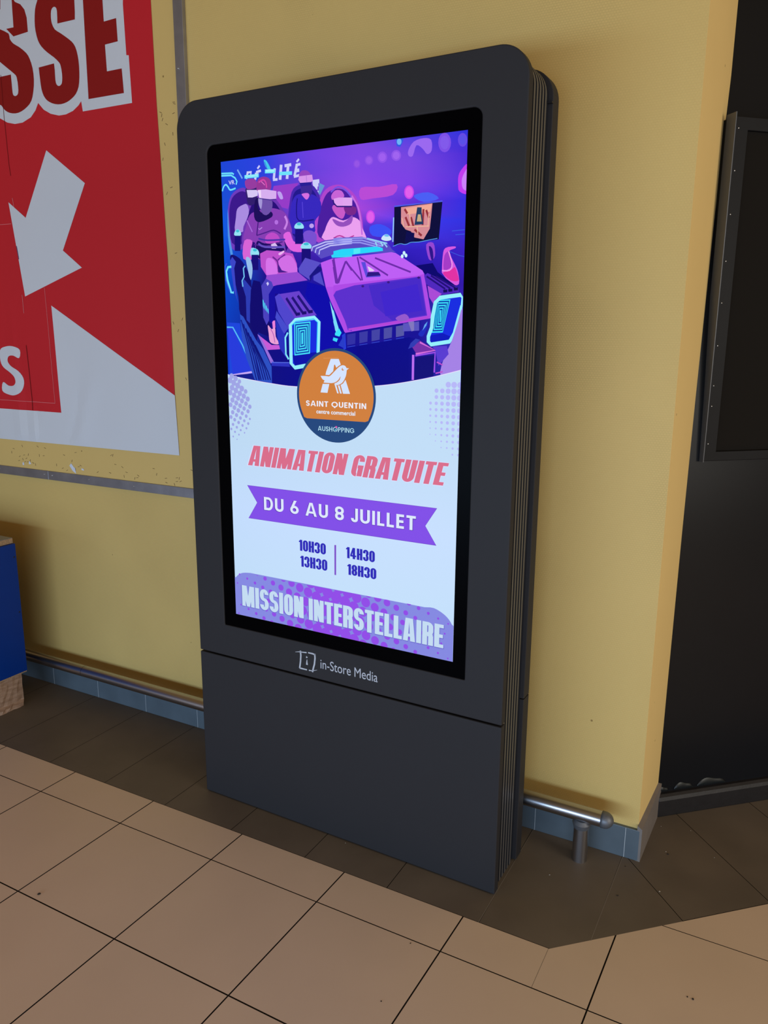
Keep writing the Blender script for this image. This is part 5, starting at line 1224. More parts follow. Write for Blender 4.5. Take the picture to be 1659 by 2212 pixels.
["p",[146,78,232],[3053,10914,3041,10975,3007,11026,2956,11060,2896,11072,2835,11060,2784,11026,2750,10975,2738,10914,2750,10890,2784,10890,2835,10890,2896,10890,2956,10890,3007,10890,3041,10890]],
["p",[146,78,232],[3335,11000,3322,11064,3286,11118,3232,11154,3169,11166,3105,11154,3051,11118,3015,11064,3003,11000,3015,10937,3051,10890,3105,10890,3169,10890,3232,10890,3286,10890,3322,10937]],
["p",[146,78,232],[3610,11086,3597,11151,3561,11206,3506,11242,3442,11255,3377,11242,3322,11206,3286,11151,3273,11086,3286,11022,3322,10967,3377,10931,3442,10918,3506,10931,3561,10967,3597,11022]],
["p",[146,78,232],[3877,11172,3865,11235,3830,11287,3777,11323,3715,11335,3652,11323,3600,11287,3564,11235,3552,11172,3564,11110,3600,11057,3652,11022,3715,11010,3777,11022,3830,11057,3865,11110]],
["p",[146,78,232],[4140,11258,4128,11317,4095,11366,4046,11399,3988,11411,3929,11399,3880,11366,3847,11317,3835,11258,3847,11200,3880,11151,3929,11118,3988,11106,4046,11118,4095,11151,4128,11200]],
["p",[146,78,232],[4400,11344,4389,11398,4359,11443,4314,11473,4261,11483,4207,11473,4162,11443,4132,11398,4122,11344,4132,11291,4162,11246,4207,11216,4261,11205,4314,11216,4359,11246,4389,11291]],
["p",[146,78,232],[4658,11430,4648,11478,4621,11518,4581,11545,4534,11554,4486,11545,4446,11518,4419,11478,4410,11430,4419,11383,4446,11343,4486,11316,4534,11307,4581,11316,4621,11343,4648,11383]],
["p",[146,78,232],[4915,11516,4906,11558,4883,11593,4848,11616,4807,11624,4765,11616,4730,11593,4707,11558,4699,11516,4707,11475,4730,11440,4765,11417,4807,11408,4848,11417,4883,11440,4906,11475]],
["p",[146,78,232],[5172,11602,5165,11638,5145,11668,5115,11688,5080,11695,5044,11688,5014,11668,4994,11638,4987,11602,4994,11567,5014,11537,5044,11517,5080,11510,5115,11517,5145,11537,5165,11567]],
["p",[146,78,232],[5430,11688,5424,11718,5407,11743,5382,11760,5353,11766,5323,11760,5298,11743,5281,11718,5275,11688,5281,11659,5298,11634,5323,11617,5353,11611,5382,11617,5407,11634,5424,11659]],
["p",[146,78,232],[5689,11774,5684,11799,5670,11819,5650,11833,5626,11838,5601,11833,5581,11819,5567,11799,5562,11774,5567,11750,5581,11730,5601,11716,5626,11711,5650,11716,5670,11730,5684,11750]],
["p",[146,78,232],[5949,11860,5946,11880,5935,11896,5918,11907,5899,11911,5879,11907,5863,11896,5852,11880,5848,11860,5852,11841,5863,11824,5879,11813,5899,11810,5918,11813,5935,11824,5946,11841]],
["p",[146,78,232],[6211,11946,6208,11962,6200,11975,6187,11983,6172,11986,6156,11983,6143,11975,6135,11962,6132,11946,6135,11931,6143,11918,6156,11910,6172,11907,6187,11910,6200,11918,6208,11931]],
["p",[146,78,232],[6475,12032,6473,12044,6466,12054,6456,12060,6445,12063,6433,12060,6423,12054,6417,12044,6414,12032,6417,12021,6423,12011,6433,12004,6445,12002,6456,12004,6466,12011,6473,12021]],
["p",[146,78,232],[6740,12118,6738,12127,6734,12134,6726,12139,6718,12141,6709,12139,6702,12134,6697,12127,6695,12118,6697,12110,6702,12102,6709,12098,6718,12096,6726,12098,6734,12102,6738,12110]],
["p",[146,78,232],[1812,10890,1805,10890,1784,10910,1754,10931,1718,10938,1682,10931,1651,10910,1630,10890,1623,10890,1630,10890,1651,10890,1682,10890,1718,10890,1754,10890,1784,10890,1805,10890]],
["p",[146,78,232],[2101,10929,2092,10972,2069,11007,2033,11031,1991,11040,1948,11031,1913,11007,1889,10972,1880,10929,1889,10890,1913,10890,1948,10890,1991,10890,2033,10890,2069,10890,2092,10890]],
["p",[146,78,232],[2390,11015,2380,11064,2353,11104,2312,11132,2264,11141,2215,11132,2175,11104,2147,11064,2138,11015,2147,10967,2175,10926,2215,10899,2264,10890,2312,10899,2353,10926,2380,10967]],
["p",[146,78,232],[2678,11101,2667,11155,2636,11201,2591,11232,2537,11242,2483,11232,2437,11201,2406,11155,2396,11101,2406,11047,2437,11002,2483,10971,2537,10961,2591,10971,2636,11002,2667,11047]],
["p",[146,78,232],[2964,11187,2952,11246,2918,11296,2869,11330,2810,11341,2751,11330,2701,11296,2667,11246,2656,11187,2667,11128,2701,11079,2751,11045,2810,11033,2869,11045,2918,11079,2952,11128]],
["p",[146,78,232],[3247,11273,3234,11336,3199,11389,3145,11425,3083,11437,3020,11425,2967,11389,2931,11336,2919,11273,2931,11211,2967,11158,3020,11122,3083,11110,3145,11122,3199,11158,3234,11211]],
["p",[146,78,232],[3525,11359,3512,11424,3475,11479,3420,11515,3356,11528,3291,11515,3236,11479,3200,11424,3187,11359,3200,11295,3236,11240,3291,11203,3356,11190,3420,11203,3475,11240,3512,11295]],
["p",[146,78,232],[3794,11445,3781,11509,3745,11562,3692,11598,3629,11611,3565,11598,3512,11562,3476,11509,3463,11445,3476,11382,3512,11329,3565,11293,3629,11280,3692,11293,3745,11329,3781,11382]],
["p",[146,78,232],[4058,11531,4046,11591,4012,11642,3961,11675,3902,11687,3842,11675,3791,11642,3758,11591,3746,11531,3758,11472,3791,11421,3842,11387,3902,11375,3961,11387,4012,11421,4046,11472]],
["p",[146,78,232],[4318,11617,4307,11672,4276,11719,4230,11750,4175,11761,4120,11750,4073,11719,4042,11672,4031,11617,4042,11563,4073,11516,4120,11485,4175,11474,4230,11485,4276,11516,4307,11563]],
["p",[146,78,232],[4576,11703,4567,11753,4539,11794,4497,11822,4448,11832,4398,11822,4357,11794,4329,11753,4319,11703,4329,11654,4357,11612,4398,11584,4448,11575,4497,11584,4539,11612,4567,11654]],
["p",[146,78,232],[4834,11789,4825,11833,4801,11869,4764,11894,4721,11902,4677,11894,4641,11869,4616,11833,4608,11789,4616,11746,4641,11709,4677,11685,4721,11676,4764,11685,4801,11709,4825,11746]],
["p",[146,78,232],[5091,11875,5083,11913,5062,11944,5031,11965,4994,11973,4956,11965,4925,11944,4904,11913,4896,11875,4904,11838,4925,11807,4956,11786,4994,11778,5031,11786,5062,11807,5083,11838]],
["p",[146,78,232],[5349,11961,5342,11993,5325,12019,5298,12037,5267,12043,5235,12037,5209,12019,5191,11993,5185,11961,5191,11930,5209,11903,5235,11886,5267,11879,5298,11886,5325,11903,5342,11930]],
["p",[146,78,232],[5607,12047,5602,12073,5587,12095,5566,12110,5540,12115,5514,12110,5492,12095,5477,12073,5472,12047,5477,12022,5492,12000,5514,11985,5540,11980,5566,11985,5587,12000,5602,12022]],
["p",[146,78,232],[5867,12133,5863,12154,5851,12172,5839,12180,5786,12180,5774,12172,5762,12154,5758,12133,5762,12112,5774,12095,5792,12083,5813,12079,5834,12083,5851,12095,5863,12112]],
["p",[146,78,232],[6068,12180,6069,12180,6086,12176,6102,12180,6103,12180]],
["p",[146,78,232],[861,10890,858,10890,847,10893,831,10903,813,10907,794,10903,778,10893,768,10890,764,10890,768,10890,778,10890,794,10890,813,10890,831,10890,847,10890,858,10890]],
["p",[146,78,232],[1147,10944,1142,10968,1129,10988,1109,11001,1086,11005,1062,11001,1043,10988,1029,10968,1025,10944,1029,10921,1043,10901,1062,10890,1086,10890,1109,10890,1129,10901,1142,10921]],
["p",[146,78,232],[1433,11030,1428,11059,1411,11083,1387,11099,1359,11105,1330,11099,1306,11083,1290,11059,1284,11030,1290,11002,1306,10978,1330,10961,1359,10956,1387,10961,1411,10978,1428,11002]],
["p",[146,78,232],[1721,11116,1714,11151,1695,11180,1666,11199,1632,11206,1597,11199,1568,11180,1549,11151,1542,11116,1549,11082,1568,11053,1597,11034,1632,11027,1666,11034,1695,11053,1714,11082]],
["p",[146,78,232],[2010,11202,2002,11243,1979,11277,1945,11300,1905,11308,1864,11300,1830,11277,1807,11243,1799,11202,1807,11162,1830,11128,1864,11105,1905,11097,1945,11105,1979,11128,2002,11162]],
["p",[146,78,232],[2299,11288,2289,11335,2263,11374,2224,11400,2178,11409,2131,11400,2092,11374,2066,11335,2057,11288,2066,11242,2092,11203,2131,11177,2178,11167,2224,11177,2263,11203,2289,11242]],
["p",[146,78,232],[2587,11374,2577,11427,2547,11471,2503,11500,2451,11511,2398,11500,2354,11471,2325,11427,2314,11374,2325,11322,2354,11278,2398,11248,2451,11238,2503,11248,2547,11278,2577,11322]],
["p",[146,78,232],[2874,11460,2862,11518,2830,11567,2781,11599,2724,11610,2666,11599,2618,11567,2585,11518,2574,11460,2585,11403,2618,11354,2666,11322,2724,11310,2781,11322,2830,11354,2862,11403]],
["p",[146,78,232],[3158,11546,3146,11608,3111,11660,3058,11695,2997,11708,2935,11695,2883,11660,2848,11608,2835,11546,2848,11485,2883,11432,2935,11397,2997,11385,3058,11397,3111,11432,3146,11485]],
["p",[146,78,232],[3438,11632,3425,11697,3388,11751,3334,11788,3270,11800,3205,11788,3151,11751,3114,11697,3102,11632,3114,11568,3151,11514,3205,11477,3270,11464,3334,11477,3388,11514,3425,11568]],
["p",[146,78,232],[3710,11718,3697,11782,3661,11837,3607,11873,3543,11886,3479,11873,3424,11837,3388,11782,3376,11718,3388,11654,3424,11600,3479,11564,3543,11551,3607,11564,3661,11600,3697,11654]],
["p",[146,78,232],[3975,11804,3963,11865,3928,11917,3877,11952,3816,11964,3755,11952,3703,11917,3668,11865,3656,11804,3668,11743,3703,11692,3755,11657,3816,11645,3877,11657,3928,11692,3963,11743]],
["p",[146,78,232],[4236,11890,4225,11947,4193,11995,4145,12027,4089,12038,4032,12027,3984,11995,3952,11947,3941,11890,3952,11834,3984,11786,4032,11754,4089,11743,4145,11754,4193,11786,4225,11834]],
["p",[146,78,232],[4495,11976,4485,12027,4456,12071,4413,12100,4362,12110,4311,12100,4267,12071,4238,12027,4228,11976,4238,11925,4267,11882,4311,11853,4362,11843,4413,11853,4456,11882,4485,11925]],
["p",[146,78,232],[4753,12062,4744,12108,4718,12146,4680,12171,4637,12180,4632,12180,4589,12171,4551,12146,4526,12108,4517,12062,4526,12017,4551,11979,4589,11953,4635,11944,4680,11953,4718,11979,4744,12017]],
["p",[146,78,232],[5010,12148,5004,12180,4812,12180,4805,12148,4813,12109,4835,12076,4869,12054,4908,12046,4947,12054,4980,12076,5002,12109]],
["p",[146,78,232],[5115,12180,5119,12173,5147,12154,5181,12148,5214,12154,5242,12173,5247,12180]],
["p",[146,78,232],[207,10959,205,10969,199,10978,191,10984,181,10986,171,10984,162,10978,156,10969,154,10959,156,10949,162,10941,171,10935,181,10933,191,10935,199,10941,205,10949]],
["p",[146,78,232],[489,11045,486,11059,478,11070,467,11078,454,11080,440,11078,429,11070,421,11059,419,11045,421,11032,429,11021,440,11013,454,11010,467,11013,478,11021,486,11032]],
["p",[146,78,232],[772,11131,768,11149,759,11163,744,11173,727,11177,709,11173,695,11163,685,11149,681,11131,685,11114,695,11099,709,11090,727,11086,744,11090,759,11099,768,11114]],
["p",[146,78,232],[1057,11217,1052,11239,1040,11258,1021,11270,1000,11274,978,11270,959,11258,947,11239,943,11217,947,11196,959,11177,978,11165,1000,11160,1021,11165,1040,11177,1052,11196]],
["p",[146,78,232],[1343,11303,1338,11330,1322,11353,1300,11368,1273,11374,1246,11368,1223,11353,1208,11330,1202,11303,1208,11277,1223,11254,1246,11238,1273,11233,1300,11238,1322,11254,1338,11277]],
["p",[146,78,232],[1630,11389,1624,11422,1606,11449,1578,11468,1546,11474,1513,11468,1486,11449,1467,11422,1461,11389,1467,11357,1486,11329,1513,11311,1546,11305,1578,11311,1606,11329,1624,11357]],
["p",[146,78,232],[1919,11475,1911,11514,1890,11546,1857,11568,1819,11576,1780,11568,1748,11546,1726,11514,1718,11475,1726,11437,1748,11405,1780,11383,1819,11375,1857,11383,1890,11405,1911,11437]],
["p",[146,78,232],[2208,11561,2199,11606,2174,11643,2136,11669,2092,11677,2047,11669,2010,11643,1984,11606,1976,11561,1984,11517,2010,11479,2047,11454,2092,11445,2136,11454,2174,11479,2199,11517]],
["p",[146,78,232],[2496,11647,2486,11698,2458,11740,2415,11769,2365,11779,2314,11769,2272,11740,2243,11698,2233,11647,2243,11597,2272,11554,2314,11526,2365,11516,2415,11526,2458,11554,2486,11597]],
["p",[146,78,232],[2784,11733,2773,11789,2741,11837,2694,11868,2638,11879,2582,11868,2534,11837,2503,11789,2492,11733,2503,11678,2534,11630,2582,11599,2638,11587,2694,11599,2741,11630,2773,11678]],
["p",[146,78,232],[3069,11819,3057,11880,3022,11931,2971,11965,2911,11977,2850,11965,2799,11931,2765,11880,2753,11819,2765,11759,2799,11708,2850,11673,2911,11661,2971,11673,3022,11708,3057,11759]],
["p",[146,78,232],[3350,11905,3337,11969,3301,12023,3247,12059,3184,12072,3120,12059,3066,12023,3030,11969,3017,11905,3030,11842,3066,11788,3120,11752,3184,11739,3247,11752,3301,11788,3337,11842]],
["p",[146,78,232],[3625,11991,3612,12056,3576,12111,3521,12147,3457,12160,3392,12147,3338,12111,3301,12056,3288,11991,3301,11927,3338,11872,3392,11836,3457,11823,3521,11836,3576,11872,3612,11927]],
["p",[146,78,232],[3892,12077,3880,12139,3852,12180,3607,12180,3580,12139,3567,12077,3580,12015,3615,11963,3668,11927,3730,11915,3792,11927,3844,11963,3880,12015]],
["p",[146,78,232],[4154,12163,4151,12180,3854,12180,3851,12163,3863,12105,3895,12056,3945,12023,4003,12012,4061,12023,4110,12056,4143,12105]],
["p",[146,78,232],[4159,12180,4178,12152,4223,12122,4276,12111,4329,12122,4373,12152,4392,12180]],
["p",[146,78,232],[119,11232,117,11242,112,11249,104,11254,95,11256,86,11254,78,11249,73,11242,71,11232,73,11223,78,11216,86,11210,95,11209,104,11210,112,11216,117,11223]],
["p",[146,78,232],[400,11318,397,11331,390,11341,380,11348,368,11350,355,11348,345,11341,338,11331,336,11318,338,11306,345,11296,355,11289,368,11286,380,11289,390,11296,397,11306]],
["p",[146,78,232],[682,11404,679,11420,670,11434,657,11443,641,11446,625,11443,611,11434,602,11420,599,11404,602,11388,611,11375,625,11366,641,11363,657,11366,670,11375,679,11388]],
["p",[146,78,232],[967,11490,963,11511,951,11528,934,11539,914,11543,893,11539,876,11528,865,11511,861,11490,865,11470,876,11453,893,11441,914,11437,934,11441,951,11453,963,11470]],
["p",[146,78,232],[1253,11576,1248,11602,1233,11623,1212,11637,1187,11642,1161,11637,1140,11623,1126,11602,1121,11576,1126,11551,1140,11530,1161,11515,1187,11510,1212,11515,1233,11530,1248,11551]],
["p",[146,78,232],[1540,11662,1534,11693,1516,11719,1490,11736,1460,11742,1429,11736,1403,11719,1386,11693,1380,11662,1386,11632,1403,11606,1429,11588,1460,11582,1490,11588,1516,11606,1534,11632]],
["p",[146,78,232],[1828,11748,1821,11785,1800,11816,1769,11836,1733,11844,1696,11836,1665,11816,1645,11785,1637,11748,1645,11712,1665,11681,1696,11660,1733,11653,1769,11660,1800,11681,1821,11712]],
["p",[146,78,232],[2117,11834,2108,11877,2084,11913,2048,11937,2006,11945,1963,11937,1927,11913,1903,11877,1895,11834,1903,11792,1927,11756,1963,11732,2006,11723,2048,11732,2084,11756,2108,11792]],
["p",[146,78,232],[2405,11920,2396,11969,2368,12010,2327,12038,2279,12047,2230,12038,2189,12010,2161,11969,2152,11920,2161,11872,2189,11831,2230,11803,2279,11794,2327,11803,2368,11831,2396,11872]],
["p",[146,78,232],[2693,12006,2683,12061,2652,12107,2606,12137,2552,12148,2497,12137,2451,12107,2421,12061,2410,12006,2421,11952,2451,11906,2497,11876,2552,11865,2606,11876,2652,11906,2683,11952]],
["p",[146,78,232],[2979,12092,2967,12152,2948,12180,2701,12180,2682,12152,2670,12092,2682,12033,2715,11983,2765,11950,2825,11938,2884,11950,2934,11983,2967,12033]],
["p",[146,78,232],[3262,12178,3262,12180,2934,12180,2933,12178,2946,12116,2981,12062,3035,12027,3098,12014,3161,12027,3214,12062,3249,12116]],
["p",[146,78,232],[3228,12180,3251,12145,3306,12108,3371,12095,3435,12108,3490,12145,3514,12180]],
["p",[146,78,232],[311,11591,309,11603,302,11612,293,11618,282,11621,270,11618,261,11612,255,11603,252,11591,255,11580,261,11571,270,11564,282,11562,293,11564,302,11571,309,11580]],
["p",[146,78,232],[593,11677,590,11692,582,11705,569,11713,555,11716,540,11713,527,11705,519,11692,516,11677,519,11663,527,11650,540,11642,555,11639,569,11642,582,11650,590,11663]],
["p",[146,78,232],[877,11763,873,11782,863,11798,847,11809,828,11813,809,11809,793,11798,782,11782,778,11763,782,11744,793,11728,809,11718,828,11714,847,11718,863,11728,873,11744]],
["p",[146,78,232],[1162,11849,1158,11873,1144,11893,1124,11906,1101,11911,1077,11906,1057,11893,1044,11873,1039,11849,1044,11826,1057,11806,1077,11792,1101,11788,1124,11792,1144,11806,1158,11826]],
["p",[146,78,232],[1449,11935,1443,11964,1427,11989,1403,12005,1374,12011,1345,12005,1320,11989,1304,11964,1298,11935,1304,11906,1320,11882,1345,11866,1374,11860,1403,11866,1427,11882,1443,11906]],
["p",[146,78,232],[1737,12021,1730,12056,1711,12085,1681,12105,1647,12112,1612,12105,1583,12085,1563,12056,1556,12021,1563,11987,1583,11957,1612,11938,1647,11931,1681,11938,1711,11957,1730,11987]],
["p",[146,78,232],[2026,12107,2018,12148,1996,12180,1843,12180,1822,12148,1814,12107,1822,12067,1845,12032,1879,12009,1920,12001,1960,12009,1995,12032,2018,12067]],
["p",[146,78,232],[2312,12180,2073,12180,2080,12147,2106,12107,2146,12081,2193,12071,2239,12081,2279,12107,2305,12147]],
["p",[146,78,232],[2372,12180,2413,12153,2466,12142,2518,12153,2559,12180]],
["p",[146,78,232],[222,11864,220,11875,215,11883,206,11889,196,11891,185,11889,177,11883,171,11875,169,11864,171,11854,177,11845,185,11840,196,11838,206,11840,215,11845,220,11854]],
["p",[146,78,232],[504,11950,501,11964,494,11975,482,11983,469,11986,455,11983,444,11975,436,11964,433,11950,436,11937,444,11925,455,11918,469,11915,482,11918,494,11925,501,11937]],
["p",[146,78,232],[787,12036,784,12054,774,12069,759,12079,742,12082,724,12079,709,12069,699,12054,696,12036,699,12019,709,12004,724,11994,742,11991,759,11994,774,12004,784,12019]],
["p",[146,78,232],[1072,12122,1068,12144,1055,12163,1037,12176,1015,12180,1014,12180,993,12176,974,12163,961,12144,957,12122,961,12100,974,12082,993,12069,1015,12065,1037,12069,1055,12082,1068,12100]],
["p",[146,78,232],[1223,12180,1237,12158,1260,12143,1288,12137,1315,12143,1338,12158,1352,12180]],
["p",[146,78,232],[134,12137,132,12147,127,12155,119,12160,110,12162,100,12160,92,12155,87,12147,85,12137,87,12128,92,12120,100,12115,110,12113,119,12115,127,12120,132,12128]],
["t","a","MISSION INTERSTELLAIRE",[110,110,205],[233,11278,6598,11889],0,3],
["t","a","MISSION INTERSTELLAIRE",[196,220,242],[250,11266,6589,11878],0,0]]
sv, sf, sc = [], [], []
layer_y = [.0033]


def to_k(u, v): return (SCX0 + u / 1000.0, layer_y[0], SCZ1 - v / 1000.0)


def put(pts, col):
    n0 = len(sv)
    sv.extend(to_k(*p) for p in pts)
    sc.extend([col] * len(pts))
    sf.append(tuple(range(n0, n0 + len(pts))))


# lettering built from strokes: heavy condensed (a) and geometric (g)
def ring(x0, y0, x1, y1, sw, sh, rx, ry_, keep=lambda x, y: True, n=6):
    ox_ = [x0, y0, x1, y1]
    outer, inner = [], []
    irx, iry = max(rx - sw, .002), max(ry_ - sh, .002)
    cs = [(x1, y1, 0), (x0, y1, 90), (x0, y0, 180), (x1, y0, 270)]
    for (cx_, cy_, a0) in cs:
        dx = -1 if cx_ == x1 else 1
        dy = -1 if cy_ == y1 else 1
        for k in range(n + 1):
            a = math.radians(a0 + 90 * k / n)
            outer.append((cx_ + dx * rx + rx * math.cos(a), cy_ + dy * ry_ + ry_ * math.sin(a)))
            inner.append((cx_ + dx * (sw + irx) + irx * math.cos(a), cy_ + dy * (sh + iry) + iry * math.sin(a)))
    polys = []
    M_ = len(outer)
    for i in range(M_):
        j = (i + 1) % M_
        subs = 10 if (math.dist(outer[i], outer[j]) > .15) else 1
        for s in range(subs):
            f0, f1 = s / subs, (s + 1) / subs
            L_ = lambda A, B, f: (A[0] + (B[0] - A[0]) * f, A[1] + (B[1] - A[1]) * f)
            o0, o1 = L_(outer[i], outer[j], f0), L_(outer[i], outer[j], f1)
            i0, i1 = L_(inner[i], inner[j], f0), L_(inner[i], inner[j], f1)
            cx_ = (o0[0] + o1[0] + i0[0] + i1[0]) / 4
            cy_ = (o0[1] + o1[1] + i0[1] + i1[1]) / 4
            if keep(cx_, cy_): polys.append([o0, o1, i1, i0])
    return polys


def rect(x0, y0, x1, y1): return [(x0, y0), (x1, y0), (x1, y1), (x0, y1)]


def glyph(ch, w, sw, sh, geo):
    rx = w / 2 if geo else min(w * .5, sw * 1.35)
    ry_ = (lambda h: min(h / 2, w / 2)) if geo else (lambda h: min(h / 2, sw * 1.3))
    m = w / 2
    P = []
    if ch == 'I': P = [rect(0, 0, sw, 1)]
    elif ch in 'HNMUEFLT' or ch in 'APRDB14J':
        pass
    if ch == 'H': P = [rect(0, 0, sw, 1), rect(w - sw, 0, w, 1), rect(sw, .5 - sh / 2, w - sw, .5 + sh / 2)]
    if ch == 'N': P = [rect(0, 0, sw * .92, 1), rect(w - sw * .92, 0, w, 1), [(0, 1), (sw * 1.05, 1), (w, 0), (w - sw * 1.05, 0)]]
    if ch == 'M':
        P = [rect(0, 0, sw * .9, 1), rect(w - sw * .9, 0, w, 1), [(0, 1), (sw * 1.25, 1), (m + sw * .38, 0 if not geo else .3), (m - sw * .38, 0 if not geo else .3)],
             [(w, 1), (w - sw * 1.25, 1), (m - sw * .38, 0 if not geo else .3), (m + sw * .38, 0 if not geo else .3)]]
    if ch == 'L': P = [rect(0, 0, sw, 1), rect(sw, 0, w, sh)]
    if ch == 'E': P = [rect(0, 0, sw, 1), rect(sw, 0, w, sh), rect(sw, 1 - sh, w, 1), rect(sw, .5 - sh / 2, w * .93, .5 + sh / 2)]
    if ch == 'T': P = [rect(m - sw / 2, 0, m + sw / 2, 1 - sh), rect(0, 1 - sh, w, 1)]
    if ch == 'A':
        at = sw * (.62 if geo else .78)
        P = [[(0, 0), (sw * 1.02, 0), (m, .84), (m, 1), (m - at, 1)], [(w, 0), (w - sw * 1.02, 0), (m, .84), (m, 1), (m + at, 1)],
             rect(m - w * .28, .2, m + w * .28, .2 + sh * .85)]
    if ch in 'O0': P = ring(0, 0, w, 1, sw, sh, rx, .5 if geo and ch == 'O' else ry_(1))
    if ch == 'Q': P = ring(0, 0, w, 1, sw, sh, rx, .5) + [rect(m - sw * .6, -.12, m + sw * .6, .08)]
    if ch == 'C': P = ring(0, 0, w, 1, sw, sh, rx, ry_(1), lambda x, y: not (x > m and .35 < y < .65))
    if ch == 'U': P = [rect(0, .35, sw, 1), rect(w - sw, .35, w, 1)] + ring(0, 0, w, 1, sw, sh, rx, ry_(1), lambda x, y: y < .5)
    if ch == 'J': P = [rect(w - sw, .35, w, 1)] + ring(0, 0, w, 1, sw, sh, rx, ry_(1), lambda x, y: y < .5 and not (x < m and y > .27))
    if ch == 'G': P = ring(0, 0, w, 1, sw, sh, rx, ry_(1), lambda x, y: not (x > m and (.42 if geo else .02) < y < .68)) + [rect(m, .53 - sh, w, .53), rect(w - sw, .02 if not geo else .2, w, .53)]
    if ch == 'S':
        a = sh / 2
        P = ring(0, .5 - a, w, 1, sw, sh, min(rx, w / 2), min(ry_(1), .25 + a / 2) if not geo else .25, lambda x, y: not (x > m and y < .72) or y < .5 + a and x < m * 1.3)
        P += ring(0, 0, w, .5 + a, sw, sh, min(rx, w / 2), min(ry_(1), .25 + a / 2) if not geo else .25, lambda x, y: not (x < m and y > .28) or y > .5 - a and x > m * .7)
        P += [[(sw * .3, .58 + a * .2), (m, .5 + a * 1.1), (w - sw * .25, .42), (w - sw * .3, .38), (m, .5 - a * 1.1), (sw * .2, .57)]] if not geo else []
    if ch in 'PR':
        lo_ = .42
        P = [rect(0, 0, sw, 1)] + ring(0, lo_, w, 1, sw, sh, rx, (1 - lo_) / 2 if geo else min(.2, ry_(1)), lambda x, y: x > m * .95) + [rect(sw, 1 - sh, m, 1), rect(sw, lo_, m, lo_ + sh)]
        if ch == 'R': P += [rect(w - sw, 0, w, lo_ - .0), rect(w - sw * 1.2, lo_ - .04, w - sw * .1, lo_ + .08)] if not geo else [[(w - sw * 1.1, 0), (w, 0), (m + sw * .7, lo_ + .02), (m - sw * .4, lo_ + .02)]]
    if ch == 'D': P = [rect(0, 0, sw, 1)] + ring(-w * .1, 0, w, 1, sw, sh, rx, .5 if geo else ry_(1), lambda x, y: x > m * .9) + [rect(sw, 1 - sh, m, 1), rect(sw, 0, m, sh)]
    if ch == '1': P = [rect(w - sw, 0, w, 1), [(0, .76), (w - sw * .8, .80), (w - sw * .8, 1), (w - sw * 1.1, .92), (0, .88)]]
    if ch == '4': P = [rect(w - sw * 1.45, 0, w - sw * .45, 1), rect(0, .2, w, .2 + sh), [(0, .2 + sh), (sw * .75, .2 + sh), (w - sw * 1.0, 1), (w - sw * 1.45, 1)], rect(0, .2, sw * .8, .2 + sh * 1.05)]
    if ch == '3':
        P = ring(0, .5 - sh / 2, w, 1, sw, sh, rx, min(.24, ry_(1)), lambda x, y: not (x < m and y < .70)) + ring(0, 0, w, .5 + sh / 2, sw, sh, rx, min(.24, ry_(1)), lambda x, y: not (x < m and y > .30))
    if ch == '8': P = ring(0, .5 - sh / 2, w, 1, sw, sh, rx, min(.25, ry_(1)) if not geo else .27) + ring(0, 0, w, .5 + sh / 2, sw, sh, rx, min(.25, ry_(1)) if not geo else .27)
    if ch == '6': P = ring(0, 0, w, .62, sw, sh, rx, .31) + [[(sw * .1, .38), (sw * 1.15, .42), (w * .78, 1), (w * .78 - sw * 1.15, 1)]]
    return P


def layout(font, s, stroke):
    polys, x = [], 0.0
    if font == 'a':
        sw, sh, gap, space = .192, .145, .045, .20
        widths = {'I': sw, 'M': .62, 'A': .49, 'N': .45, 'T': .38, 'E': .355, 'L': .34, '1': .28, '4': .47}
        base = .43
    else:
        sw = sh = stroke / 100.0
        gap, space, base = .15, .34, .62
        widths = {'I': sw, 'A': .80, 'N': .66, 'T': .58, 'E': .48, 'L': .46, 'O': .95, 'Q': .95, 'J': .46, 'D': .68, 'U': .64, '6': .62, '8': .60, 'G': .86, 'S': .54, 'P': .56, 'H': .66}
    for ch in s:
        if ch == ' ':
            x += space
            continue
        w = widths.get(ch, base)
        for p_ in glyph(ch, w, sw, sh, font == 'g'):
            polys.append([(x + a, b) for a, b in p_])
        x += w + gap
    return polys, x - gap


def font_polys(s, bold):
    cu = bpy.data.curves.new('lettering', 'FONT')
    cu.body = s
    cu.offset = bold / 100.0
    o = bpy.data.objects.new('lettering', cu)
    scene.collection.objects.link(o)
    dg_ = bpy.context.evaluated_depsgraph_get()
    dg_.update()
    me = o.evaluated_get(dg_).to_mesh()
    vv = [(v.co.x, v.co.y) for v in me.vertices]
    ff_ = [[vv[i] for i in p_.vertices] for p_ in me.polygons]
    o.evaluated_get(dg_).to_mesh_clear()
    bpy.data.objects.remove(o)
    bpy.data.curves.remove(cu)
    return ff_


def normalise(polys, x0=None, x1=None):
    xs = [p[0] for q in polys for p in q]
    ys = [p[1] for q in polys for p in q]
    return min(xs), max(xs), min(ys), max(ys)


